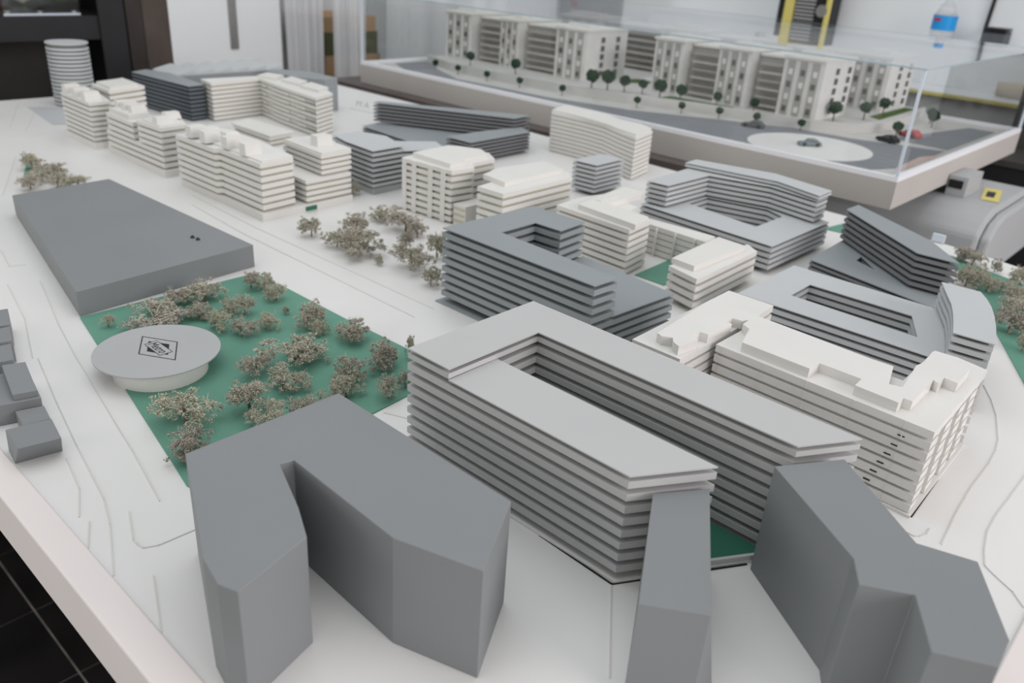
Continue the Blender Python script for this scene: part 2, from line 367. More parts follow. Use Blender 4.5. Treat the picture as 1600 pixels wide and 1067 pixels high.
for (cx, cy), lab in zip(CH, ('left of two black chips lying on the grey slab roof', 'right of two black chips lying on the grey slab roof')):
    mb = MB().loft([(cx-.007,cy-.004),(cx+.006,cy-.006),(cx+.005,cy+.005),(cx-.005,cy+.006)], .0752, [(cx-.003,cy-.002),(cx+.003,cy-.003),(cx+.002,cy+.002),(cx-.002,cy+.003)], .083)
    solo('black_chip', lab, 'chip', mb, M['ink'], (cx, cy, .0752))
# small grey houses along the left edge
HS = [('small grey house block nearest the front, left edge', [(0.381,1.687),(0.466,1.674),(0.443,1.557),(0.365,1.604)], .0),
      ('tiny low grey house between two larger ones, left edge', None, 0)]
block('house_block', 'small grey house block nearest the front on the left edge', [(.383,1.688),(.466,1.673),(.452,1.585),(.376,1.60)], .05, 'grey', [(.381,1.690),(.472,1.676),(.459,1.618),(.373,1.632)])
block('house_block', 'lowest tiny grey house block wedged behind the nearest one', [(.429,1.776),(.482,1.763),(.472,1.70),(.42,1.705)], .036, 'grey')
o = thing('house_block', 'grey house block with a sloping roof panel on the left edge', 'building', (.44, 1.86, 0))
part('lower_block', MB().prism([(.39,1.80),(.483,1.775),(.51,1.93),(.39,1.95)], 0, .05), M['grey'], o, (.44,1.86,0), bevel=.0015)
part('roof_panel', MB().loft([(.436,1.797),(.481,1.785),(.506,1.92),(.462,1.935)], .0505, [(.436,1.797),(.481,1.785),(.506,1.92),(.462,1.935)], [.064,.064,.072,.072]), M['grey'], o, (.44,1.86,0))
block('house_block', 'grey house block third from the front of the left edge row', [(.43,2.0),(.50,1.985),(.525,2.075),(.44,2.09)], .055, 'grey')
block('house_block', 'grey house block fourth from the front of the left edge row', [(.44,2.10),(.53,2.08),(.553,2.165),(.45,2.18)], .06, 'grey')
block('house_block', 'grey house block farthest back in the left edge row', [(.45,2.19),(.557,2.175),(.586,2.275),(.47,2.30)], .062, 'grey')
mb = MB().cyl(1.36, 5.02, 0, .045, .055, .05, 28)
solo('round_block', 'rounded blue grey block at the far left edge', 'building', mb, M['silver'], (1.36,5.02,0))

# ---------------------------------------------------------------- round pavilion with printed roof disc
pv = thing('round_pavilion', 'round white pavilion with a flat disc roof printed with a diamond logo', 'building', (.765, 1.815, 0)); po = (.765,1.815,0)
part('drum_wall', MB().cyl(.767, 1.815, 0, .0415, .109, n=72), M['white'], pv, po)
part('neck', MB().cyl(.768, 1.822, .0415, .0468, .10, n=72), M['ink'], pv, po, 'dark recessed neck')
part('roof_disc', MB().cyl(.773, 1.836, .0468, .05, .147, n=96), M['disc'], pv, po)
LG = [(0.779,1.930),(0.830,1.845),(0.779,1.756),(0.728,1.842),(0.778,1.893),(0.808,1.845),(0.779,1.794),(0.750,1.843),(0.762,1.882),(0.794,1.884),(0.795,1.802),(0.762,1.802),(0.766,1.868),(0.787,1.884),(0.776,1.801),(0.767,1.810)]
def poly_ring(q, w):
    i = inset(q, w); return ccw(q), [i]
a, h = poly_ring(LG[0:4], .0026); part('logo_frame', MB().prism(a, .05, .0504, h), M['ink'], pv, po, 'black square outline')
part('logo_diamond', MB().prism(ccw(LG[4:8]), .05, .0504), M['ink'], pv, po, 'black rectangle of the logo')
part('logo_banner', MB().prism(ccw(LG[8:12]), .0504, .0507), M['disc'], pv, po, 'pale slanted banner of the logo')
a, h = poly_ring(LG[8:12], .0013); part('banner_outline', MB().prism(a, .0507, .0510, h), M['ink'], pv, po)
TX = [(0.757,1.832),(3.523,11.313)]
bq = LG[8:12]     # left, top, right, bottom corners of the banner
def lp(u, v):
    l, tp_, r_, b_ = [Vector(q) for q in bq]
    U = .10+.80*u; Vv = .16+.68*v; U += (v-.5)*.05
    q = (l*(1-U)+b_*U)*(1-Vv)+(tp_*(1-U)+r_*U)*Vv
    return Vector(((q.x-po[0])*S, (q.y-po[1])*S, .0512*S))
link('logo_lettering', text_mesh('Metro', M['ink'], lp, 'logo_lettering'), pv)

# ---------------------------------------------------------------- storeyed buildings
def bld(name, label, org, cat='building'): return thing(name, label, cat, org)
# main light grey U
LO = [(.988,.593),(1.125,.507),(1.127,1.03),(1.253,1.03),(1.254,.43),(1.368,.362),(1.375,1.153),(.988,1.151)]
HI = [(.989,1.03),(1.253,1.03),(1.254,.430),(1.368,.362),(1.375,1.153),(.989,1.151)]
o = bld('office_building', 'large light grey U shaped building with stacked floor slabs, front centre', (1.18,.9,0)); og = (1.18,.9,0)
part('plinth', MB().prism(ccw([(.984,.59),(1.206,.456),(1.366,.356),(1.38,1.156),(.984,1.156)]), 0, .005), M['board'], o, og)
part('lawn', MB().prism(ccw([(1.128,.52),(1.252,.44),(1.252,1.03),(1.128,1.03)]), .005, .012), M['dgreen'], o, og, 'dark green courtyard lawn')
part('courtyard_kerb', MB().prism(ccw([(1.128,.507),(1.252,.428),(1.252,.436),(1.128,.515)]), .005, .016), M['light'], o, og)
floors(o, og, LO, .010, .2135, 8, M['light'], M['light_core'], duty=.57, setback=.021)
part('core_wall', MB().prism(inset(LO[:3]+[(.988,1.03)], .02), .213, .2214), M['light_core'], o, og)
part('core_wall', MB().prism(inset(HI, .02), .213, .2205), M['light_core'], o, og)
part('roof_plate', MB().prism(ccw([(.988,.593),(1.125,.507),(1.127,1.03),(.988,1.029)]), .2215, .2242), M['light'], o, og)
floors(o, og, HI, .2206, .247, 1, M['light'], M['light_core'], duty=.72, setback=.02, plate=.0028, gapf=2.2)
# grey L building behind
o = bld('office_building', 'blue grey building with a raised U and low wing behind the light grey one', (1.8,1.45,0)); og = (1.8,1.45,0)
HIL = [(1.60,1.71),(1.592,1.137),(1.685,1.132),(1.71,1.578),(1.862,1.578),(1.865,1.478),(1.995,1.488),(1.99,1.702)]
LOL = [(1.687,1.14),(1.965,1.122),(2.0,1.488),(1.866,1.477),(1.866,1.41),(1.705,1.41)]
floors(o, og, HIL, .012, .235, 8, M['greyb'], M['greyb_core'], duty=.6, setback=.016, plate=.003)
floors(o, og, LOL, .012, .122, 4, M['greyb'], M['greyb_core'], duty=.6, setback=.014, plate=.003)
part('plinth', MB().prism(ccw([(1.585,1.72),(1.58,1.13),(1.97,1.115),(2.01,1.71)]), 0, .004), M['greyb'], o, og)
# grey ring with curved tail
o = bld('office_building', 'silver grey courtyard building with a curved raised end wing, right', (2.33,.75,0)); og = (2.33,.75,0)
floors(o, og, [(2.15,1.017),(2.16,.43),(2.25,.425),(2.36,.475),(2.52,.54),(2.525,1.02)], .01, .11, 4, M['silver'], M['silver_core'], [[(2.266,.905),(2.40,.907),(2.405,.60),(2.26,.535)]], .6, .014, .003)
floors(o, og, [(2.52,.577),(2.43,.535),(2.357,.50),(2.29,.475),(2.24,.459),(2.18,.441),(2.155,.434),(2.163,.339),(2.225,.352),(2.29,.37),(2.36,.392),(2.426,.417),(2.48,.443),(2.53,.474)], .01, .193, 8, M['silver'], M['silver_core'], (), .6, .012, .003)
# fan-shaped dark building
o = bld('office_building', 'dark grey wedge building with a folded tower bar, far right', (2.85,.85,0)); og = (2.85,.85,0)
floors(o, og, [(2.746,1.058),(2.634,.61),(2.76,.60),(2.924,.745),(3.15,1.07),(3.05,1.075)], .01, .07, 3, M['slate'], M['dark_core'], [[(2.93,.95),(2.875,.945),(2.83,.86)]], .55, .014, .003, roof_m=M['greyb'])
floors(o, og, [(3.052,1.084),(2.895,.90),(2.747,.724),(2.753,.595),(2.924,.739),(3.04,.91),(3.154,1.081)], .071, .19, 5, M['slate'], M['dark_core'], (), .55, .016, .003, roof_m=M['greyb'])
# silver U with tall rear bar
o = bld('office_building', 'silver grey courtyard building with a bent rear bar, below the glass case corner', (2.93,1.45,0)); og = (2.93,1.45,0)
HOL = [(2.815,1.312),(3.03,1.312),(3.075,1.40),(3.02,1.64),(2.87,1.64)]
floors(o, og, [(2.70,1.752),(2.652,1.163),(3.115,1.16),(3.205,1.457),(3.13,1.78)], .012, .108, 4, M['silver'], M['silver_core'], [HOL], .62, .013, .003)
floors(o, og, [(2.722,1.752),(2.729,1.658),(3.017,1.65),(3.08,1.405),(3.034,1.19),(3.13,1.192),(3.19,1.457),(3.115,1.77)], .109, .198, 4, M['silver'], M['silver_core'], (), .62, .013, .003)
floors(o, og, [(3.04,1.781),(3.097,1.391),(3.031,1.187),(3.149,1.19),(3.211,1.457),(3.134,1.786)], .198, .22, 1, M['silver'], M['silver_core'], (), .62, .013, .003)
# small silver cube
o = bld('office_building', 'small silver grey cube building with dark floor gaps, before the curved white slab', (3.03,2.26,0)); og = (3.03,2.26,0)
floors(o, og, [(2.925,2.285),(2.933,2.158),(3.143,2.162),(3.134,2.284)], .01, .143, 6, M['silver'], M['silver_core'], (), .6, .014, .003)
# grey cube left of centre
o = bld('office_building', 'dark banded grey cube building behind the plaza trees', (2.25,2.85,0)); og = (2.25,2.85,0)
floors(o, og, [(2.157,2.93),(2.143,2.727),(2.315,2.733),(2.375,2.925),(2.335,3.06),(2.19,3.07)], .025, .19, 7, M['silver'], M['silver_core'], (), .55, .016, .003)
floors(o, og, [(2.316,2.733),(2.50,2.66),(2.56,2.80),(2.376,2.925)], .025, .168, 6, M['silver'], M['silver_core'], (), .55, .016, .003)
part('plinth', MB().prism(ccw([(2.165,2.92),(2.155,2.745),(2.32,2.745),(2.35,2.91)]), 0, .025), M['silver'], o, og)
# long dark V building
o = bld('office_building', 'long dark grey wedge building with thin floors against the case plinth', (3.15,3.3,0)); og = (3.15,3.3,0)
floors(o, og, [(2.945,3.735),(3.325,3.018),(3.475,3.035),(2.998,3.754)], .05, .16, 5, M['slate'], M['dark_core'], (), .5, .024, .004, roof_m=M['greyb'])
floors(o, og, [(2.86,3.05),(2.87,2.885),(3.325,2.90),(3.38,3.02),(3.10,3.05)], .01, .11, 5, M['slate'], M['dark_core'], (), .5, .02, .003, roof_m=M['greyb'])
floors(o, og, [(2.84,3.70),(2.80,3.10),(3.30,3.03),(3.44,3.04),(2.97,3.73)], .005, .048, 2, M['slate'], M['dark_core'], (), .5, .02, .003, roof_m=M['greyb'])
# dark back building with saw-tooth roofs behind it
o = bld('office_building', 'long dark slate building with fine floor lines at the far left back', (2.27,4.75,0)); og = (2.27,4.75,0)
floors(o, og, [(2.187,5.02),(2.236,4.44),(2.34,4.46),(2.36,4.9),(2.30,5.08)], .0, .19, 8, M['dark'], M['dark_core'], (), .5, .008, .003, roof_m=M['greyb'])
o = bld('sawtooth_hall', 'blue grey hall with a row of sawtooth roofs behind the slate building', (2.8,4.95,0)); og = (2.8,4.95,0)
part('hall_wall', MB().box(2.37, 4.86, 0, 3.1, 5.15, .175), M['greyb'], o, og)
for k in range(6):
    x = 2.372+k*.121
    part('roof_tooth', MB().loft([(x,4.86),(x+.12,4.86),(x+.12,5.15),(x,5.15)], .1755, [(x+.02,4.86),(x+.12,4.86),(x+.12,5.15),(x+.02,5.15)], [.184,.206,.206,.184]), M['silver'], o, og)
block('flat_block', 'plain blue grey flat roofed block behind the tall white L building', [(2.90,4.75),(2.93,4.45),(3.03,4.30),(3.14,4.33),(3.13,4.6),(3.02,4.75)], .195, 'greyb')
# round tower
o = bld('round_tower', 'round silver tower of stacked discs at the far left back', (1.915,5.19,0)); og = (1.915,5.19,0)
part('core_wall', MB().cyl(1.915, 5.19, 0, .338, .096, n=48), M['tower_core'], o, og)
dm = MB().cyl(1.915, 5.19, 0, .0115, .110, n=56).mesh('floor_disc', M['silver'], (1.915,5.19,0))
for k in range(15): link('floor_disc', dm, o, (0, 0, (.01+k*.0213)*S))
part('roof_disc', MB().cyl(1.915, 5.19, .338, .3465, .1105, n=64), M['silver'], o, og)

# ---------------------------------------------------------------- white residential buildings
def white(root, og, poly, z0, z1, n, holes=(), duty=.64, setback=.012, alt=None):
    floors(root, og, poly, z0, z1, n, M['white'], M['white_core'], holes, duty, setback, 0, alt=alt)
def roof(root, og, poly, z0, z1, name='penthouse', holes=()): part(name, MB().prism(ccw(poly), z0, z1, holes), M['white'], root, og)
# big milky acrylic complex
o = bld('apartment_building', 'large milky white acrylic apartment complex with stepped roof terraces, right of centre', (1.7,.6,0)); og = (1.7,.6,0)
W1 = [(1.470,.80),(1.735,.80),(1.735,.787),(1.603,.787),(1.588,.296),(1.974,.306),(1.99,.375),(1.985,.425),(1.765,.42),(1.77,.80),(1.93,.81),(1.93,.94),(1.472,.93)]
W1 = list(W1)
W1c = ccw(W1); e3 = [i for i in range(len(W1c)) if (Vector(W1c[i])-Vector(W1c[(i+1) % len(W1c)])).length > .3]
core = MB().prism(inset(W1c, .010), .006, .199); part('core_wall', core, M['acryl_core'], o, og)
p_ = .2/8; th_ = p_*.72
fe = [i for i in e3 if W1c[i][1] < .33 and W1c[(i+1) % len(W1c)][1] < .33]; se = [i for i in e3 if i not in fe]
mA = MB().prism(jag(jag(W1c, se, .16, .0022, 3), [], 1, 0, 1) if not fe else jag(W1c, fe, .043, .006, 3), 0, th_).mesh('floor_slab', M['acryl'], (og[0], og[1], 0))
mB = MB().prism(jag(W1c, fe, .043, .006, 11), 0, th_).mesh('floor_slab', M['acryl'], (og[0], og[1], 0))
for k in range(8): link('floor_slab', (mA, mB)[k % 2] if k < 7 else MB().prism(W1c, 0, th_).mesh('floor_slab', M['acryl'], (og[0], og[1], 0)), o, (0, 0, ((k+1)*p_-th_)*S))
PH = [(1.788,0.913),(1.505,0.887),(1.498,0.870),(1.511,0.849),(1.493,0.836),(1.483,0.815),(1.546,0.805),(1.563,0.830),(1.588,0.825),(1.591,0.805),(1.689,0.799),(1.691,0.817),(1.720,0.816),(1.725,0.793),(1.743,0.784),(1.710,0.782),(1.696,0.757),(1.663,0.747),(1.615,0.731),(1.611,0.568),(1.654,0.565),(1.653,0.472),(1.613,0.470),(1.609,0.379),(1.637,0.379),(1.637,0.361),(1.771,0.364),(1.764,0.351),(1.802,0.352),(1.797,0.323),(1.892,0.326),(1.920,0.387),(1.921,0.415),(1.846,0.409),(1.815,0.415),(1.684,0.398),(1.676,0.423),(1.770,0.448),(1.768,0.498),(1.782,0.742)]
part('penthouse', MB().prism(ccw(PH), .2, .222), M['acryl'], o, og)
part('plinth', MB().prism(inset(W1c, -.006), 0, .006), M['acryl'], o, og)
for k in range(5):
    y = .35+k*.105; 
    for q in range(8): part('panel_joint', MB().box(1.588+.0306*(y-.296)-.0012, y, (q+1)*p_-th_+.0003, 1.604, y+.0026, (q+1)*p_-.0003), M['white'], o, og)
for k, (xx, yy) in enumerate(((1.585,.345),(1.585,.352),(1.585,.36),(1.585,.368),(1.585,.376),(1.585,.384))):
    z = .165-k*.025; part('glue_mark', MB().box(1.5885, yy, z-.001, 1.597, yy+.014, z+.0012), M['ink'], o, og, 'dark glue mark')
# white L
o = bld('apartment_building', 'white L shaped apartment building between the blue grey building and silver courtyard', (2.35,1.65,0)); og = (2.35,1.65,0)
WL = [(2.247,1.810),(2.227,1.475),(2.370,1.491)]+[(2.40,1.60),(2.475,1.62),(2.50,1.80),(2.40,1.82)]
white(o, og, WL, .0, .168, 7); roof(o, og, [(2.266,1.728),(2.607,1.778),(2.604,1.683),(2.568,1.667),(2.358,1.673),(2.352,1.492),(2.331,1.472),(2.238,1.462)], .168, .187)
part('roof_rail', MB().box(2.36, 1.70, .1872, 2.46, 1.72, .19), M['white'], o, og)
# white wing + link
o = bld('apartment_building', 'white terraced wing by the green courtyard strip, in front of the silver courtyard building', (2.33,1.2,0)); og = (2.33,1.2,0)
white(o, og, [(2.163,1.27),(2.13,1.148),(2.15,1.145),(2.53,1.158),(2.57,1.215)], .012, .118, 4, duty=.62, setback=.013)
roof(o, og, [(2.187,1.277),(2.179,1.190),(2.497,1.187),(2.507,1.295)], .118, .136)
o = bld('apartment_building', 'thin white link building with a balcony front behind the green courtyard strip', (2.55,1.45,0)); og = (2.55,1.45,0)
white(o, og, [(2.56,1.62),(2.50,1.59),(2.49,1.33),(2.575,1.345)], 0, .11, 5, duty=.8, setback=.004)
for k in range(3): part('facade_fin', MB().box(2.482, 1.37+k*.08, 0, 2.491, 1.375+k*.08, .108), M['white'], o, og)
# paired white buildings by the plaza
o = bld('apartment_building', 'white apartment building with stepped roof right behind the plaza trees', (2.28,2.35,0)); og = (2.28,2.35,0)
A2 = [(2.122,2.515),(2.144,2.250),(2.252,2.238),(2.295,2.293),(2.426,2.297),(2.478,2.381),(2.454,2.517),(2.419,2.567)]
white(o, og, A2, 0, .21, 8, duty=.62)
roof(o, og, [(2.165,2.499),(2.163,2.281),(2.241,2.278),(2.265,2.324),(2.407,2.323),(2.443,2.392),(2.401,2.485),(2.372,2.517)], .21, .228)
part('podium', MB().prism(ccw([(2.15,2.24),(2.15,2.175),(2.30,2.178),(2.36,2.24)]), 0, .085), M['white'], o, og)
for k in range(3): part('podium_slot', MB().box(2.146, 2.18, .018+k*.024, 2.1495, 2.235, .026+k*.024), M['white_core'], o, og)
def piers(poly, e, ts, w, z0, z1):
    p = ccw(poly); a, b = Vector(p[e]), Vector(p[(e+1) % len(p)]); d = (b-a); L = d.length; d /= L; nr = Vector((d.y, -d.x))
    for t in ts:
        q = a+d*L*t; part('facade_pier', MB().prism(ccw([tuple(q), tuple(q+d*w), tuple(q+d*w+nr*.004), tuple(q+nr*.004)]), z0, z1), M['white'], o, og)
a_c = ccw(A2); eL = max(range(len(a_c)), key=lambda i: (Vector(a_c[i])-Vector(a_c[(i+1) % len(a_c)])).length if a_c[i][0] < 2.25 and a_c[(i+1) % len(a_c)][0] < 2.25 else 0)
piers(A2, eL, (.02, .22, .55, .80), .022, .002, .209)
o = bld('apartment_building', 'white apartment building with a flat roof plate, second from the plaza', (2.35,2.08,0)); og = (2.35,2.08,0)
B2 = [(2.125,2.092),(2.130,1.966),(2.530,1.973),(2.586,2.042),(2.539,2.145)]
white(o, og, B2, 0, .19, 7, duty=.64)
roof(o, og, [(2.218,2.155),(2.200,2.025),(2.545,2.033),(2.575,2.161),(2.407,2.183),(2.341,2.190)], .19, .208)
# curved tall white slab
o = bld('apartment_building', 'tall white slab building with a wavy curved front, beside the case plinth', (3.5,2.55,0)); og = (3.5,2.55,0)
CV = [(3.454,2.873),(3.459,2.753),(3.455,2.622),(3.437,2.505),(3.374,2.367),(3.323,2.232),(3.529,2.277),(3.579,2.389),(3.578,2.517),(3.650,2.688),(3.679,2.834),(3.669,2.944)]
white(o, og, CV, 0, .208, 10, duty=.74, setback=.007); roof(o, og, [(3.466,2.879),(3.466,2.760),(3.448,2.617),(3.429,2.500),(3.378,2.371),(3.339,2.244),(3.542,2.294),(3.585,2.394),(3.585,2.523),(3.658,2.696),(3.658,2.818),(3.664,2.941)], .208, .218)
# tall white L at the back
o = bld('apartment_building', 'tall white L shaped apartment building in front of the white pier', (2.55,4.15,0)); og = (2.55,4.15,0)
WB = [(2.36,4.54),(2.338,4.385),(2.66,4.42),(2.62,4.15),(2.585,3.76),(2.75,3.84),(2.83,4.10),(2.80,4.50)]
white(o, og, WB, 0, .208, 9, duty=.66, alt=jag(ccw(WB), [2,3], .08, .008, 4))
for q in ([(2.671,4.460),(2.701,4.320),(2.809,4.401),(2.776,4.520)], [(2.709,4.267),(2.713,4.096),(2.815,4.171),(2.823,4.344)], [(2.689,4.060),(2.688,3.878),(2.795,3.941),(2.809,4.125)]): roof(o, og, q, .208, .222)
o = bld('low_building', 'low white building with a rounded roof in front of the tall white L', (2.33,3.9,0)); og = (2.33,3.9,0)
white(o, og, [(2.27,4.06),(2.265,3.71),(2.42,3.74),(2.395,4.12)], 0, .045, 2, duty=.55)
part('roof_plate', MB().prism([(2.265,3.705),(2.425,3.735),(2.40,4.13),(2.262,4.07)], .047, .058), M['white'], o, og, bevel=.003)
# the long white row on the left
def rbox(o, og, x, y, z, w=.07, d=.045, h=.044): part('roof_box', MB().loft([(x,y),(x+w,y),(x+w,y+d),(x,y+d)], z, [(x,y+.004),(x+w*.92,y+.006),(x+w*.9,y+d),(x,y+d)], z+h), M['white'], o, og)
pz = .03
o = bld('apartment_building', 'white row building nearest the plaza with tilted roof boxes', (1.7,2.95,0)); og = (1.7,2.95,0)
pod = bld('podium', 'white ground floor podium under the two nearest row buildings', (1.8,2.95,0), 'podium'); pdo = (1.8,2.95,0)
part('podium_slab', MB().prism([(1.590,2.684),(2.02,2.705),(2.05,3.0),(1.80,3.05),(1.76,3.31),(1.588,3.305)], 0, pz-.0005), M['white'], pod, pdo)
part('podium_opening', MB().box(1.785, 2.6895, .006, 1.835, 2.6975, .022), M['dgreen'], pod, pdo, 'dark green opening in the podium')
R3 = [(1.603,2.70),(1.756,2.718),(1.785,2.83),(1.79,2.98),(1.79,3.30),(1.582,3.30),(1.584,3.0),(1.603,2.99)]
white(o, og, R3, pz, .215, 7, duty=.66); roof(o, og, [(1.615,2.705),(1.756,2.722),(1.79,3.0),(1.785,3.28),(1.62,3.28)], .215, .222, 'roof_plate')
for y in (2.80, 2.93): rbox(o, og, 1.606, y, .222)
for y in (3.06, 3.17): rbox(o, og, 1.586, y, .222)
rbox(o, og, 1.70, 3.10, .222, .06, .05, .02); rbox(o, og, 1.68, 3.22, .222, .06, .05, .02)
o = bld('apartment_building', 'white stepped building on the same podium right of the nearest row building', (1.95,2.85,0)); og = (1.95,2.85,0)
white(o, og, [(1.797,2.702),(2.02,2.712),(2.045,2.95),(1.802,2.93)], pz, .122, 4, duty=.62)
white(o, og, [(1.885,2.722),(2.04,2.735),(2.055,3.0),(1.90,3.01)], .122, .206, 4, duty=.66)
roof(o, og, [(1.89,2.722),(2.04,2.735),(2.055,3.0),(1.905,3.01)], .206, .214, 'roof_plate'); rbox(o, og, 1.94, 2.82, .214, .075, .05, .04)
o = bld('apartment_building', 'white row building in the middle with a low centre step', (1.65,3.7,0)); og = (1.65,3.7,0)
part('podium', MB().prism([(1.583,3.44),(1.82,3.46),(1.82,4.0),(1.596,4.02)], 0, pz), M['white'], o, og)
white(o, og, [(1.594,3.455),(1.72,3.47),(1.78,3.66),(1.585,3.652)], .11, .21, 4, duty=.66)
white(o, og, [(1.594,3.455),(1.72,3.47),(1.74,3.98),(1.588,3.99)], pz, .109, 3, duty=.66)
white(o, og, [(1.585,3.70),(1.72,3.72),(1.73,3.97),(1.588,3.97)], .11, .19, 3, duty=.66)
roof(o, og, [(1.60,3.76),(1.70,3.78),(1.72,3.96),(1.60,3.96)], .19, .212); roof(o, og, [(1.60,3.47),(1.71,3.48),(1.74,3.64),(1.60,3.64)], .21, .216, 'roof_plate')
for y in (3.79, 3.86, 3.93): rbox(o, og, 1.63, y, .212, .07, .035, .03)
for y, x in ((3.50, 1.605), (3.57, 1.68)): rbox(o, og, x, y, .216, .07, .04, .028)
o = bld('apartment_building', 'white row building farthest back with three upright roof boxes', (1.65,4.25,0)); og = (1.65,4.25,0)
part('podium', MB().prism([(1.558,4.07),(1.63,4.075),(1.72,4.43),(1.562,4.43)], 0, pz), M['white'], o, og)
white(o, og, [(1.563,4.085),(1.665,4.09),(1.72,4.42),(1.566,4.42)], pz, .215, 8, duty=.66)
for y in (4.13, 4.24, 4.35): rbox(o, og, 1.566, y, .215, .075, .045, .04)
white(o, og, [(1.72,4.23),(1.93,4.30),(1.94,4.52),(1.73,4.45)], 0, .235, 9, duty=.62)
roof(o, og, [(1.74,4.26),(1.90,4.31),(1.91,4.50),(1.75,4.44)], .235, .247)

# ---------------------------------------------------------------- dried-lichen trees
def crown_mesh(seed, dens=1.0, airy=.2):
    rnd = random.Random(seed); lobes = []
    n = rnd.randint(7, 10)
    for i in range(n):
        a = rnd.uniform(0, 6.283); r = .36*math.sqrt(rnd.random())
        lobes.append((r*math.cos(a), r*math.sin(a)*.9, .56+rnd.uniform(-.16, .16)-.3*r, rnd.uniform(.15, .25)))
    mb = MB(); oc = ((1,0,0),(0,1,0),(-1,0,0),(0,-1,0),(0,0,1),(0,0,-1))
    fs = ((0,1,4),(1,2,4),(2,3,4),(3,0,4),(1,0,5),(2,1,5),(3,2,5),(0,3,5))
    sub = []
    for L in lobes:
        for k in range(15):
            d = Vector((rnd.gauss(0,1), rnd.gauss(0,1), rnd.gauss(0,1))).normalized(); q = L[3]*rnd.choice((.5, .8, .95, 1.0, 1.1, 1.1+airy))
            c = Vector((L[0]+d.x*q, L[1]+d.y*q, L[2]+d.z*q*.9))
            if c.z > .18: sub.append((c-Vector((0,0,.09)), rnd.uniform(.018, .036)))
    for i in range(int(5200*dens)):
        c0, sg = rnd.choice(sub); d = Vector((rnd.gauss(0,1), rnd.gauss(0,1), rnd.gauss(0,1)))
        c = c0+d*sg; d.normalize(); s = rnd.uniform(.007, .0155)
        b = len(mb.v); R = Matrix.Rotation(rnd.uniform(0, 3), 3, d)
        for k in oc:
            w = R @ Vector((k[0]*s*rnd.uniform(.6, 1.5), k[1]*s*rnd.uniform(.6, 1.5), k[2]*s*rnd.uniform(.6, 1.5)))
            mb.v.append(tuple(c+w))
        mb.f += [tuple(b+i_ for i_ in t_) for t_ in fs]
    tw = MB()
    for L in lobes:
        tw.tube([(0,0,.25), (L[0]*.5, L[1]*.5, .45), (L[0], L[1], L[2])], [.012, .009, .004], 4)
        for j in range(4):
            d = Vector((rnd.gauss(0,1), rnd.gauss(0,1), rnd.gauss(0,.8))).normalized()*L[3]*rnd.uniform(1.0, 1.45)
            m_ = (L[0]+d.x*.5+rnd.uniform(-.03,.03), L[1]+d.y*.5, L[2]+d.z*.5+.03)
            tw.tube([(L[0],L[1],L[2]), m_, (L[0]+d.x, L[1]+d.y, L[2]+d.z)], [.006, .005, .003], 3)
    tr = MB().tube([(0,0,-.01), (rnd.uniform(-.02,.02), rnd.uniform(-.02,.02), .2), (0,0,.42)], [.03, .024, .016], 6)
    return (mb.mesh('crown', M['lichen'], fix=False), tw.mesh('twigs', M['ptwig'], fix=False), tr.mesh('trunk', M['twig'], fix=False))
VAR = [crown_mesh(s, 1.0 if s % 3 else .75, .12+.05*(s % 4)) for s in range(10)]
def tree(x, y, w, h, label, z=.003, v=None, rz=None, group=None):
    i = tree.n; tree.n += 1
    o = thing('model_tree', label, 'tree', (x, y, z), group, random.uniform(0, 6.28) if rz is None else rz)
    o.scale = (w, w, h)
    c_, t_, k_ = VAR[(i*7+3) % len(VAR)] if v is None else VAR[v]
    link('crown', c_, o); link('twigs', t_, o); link('trunk', k_, o)
    return o
tree.n = 0
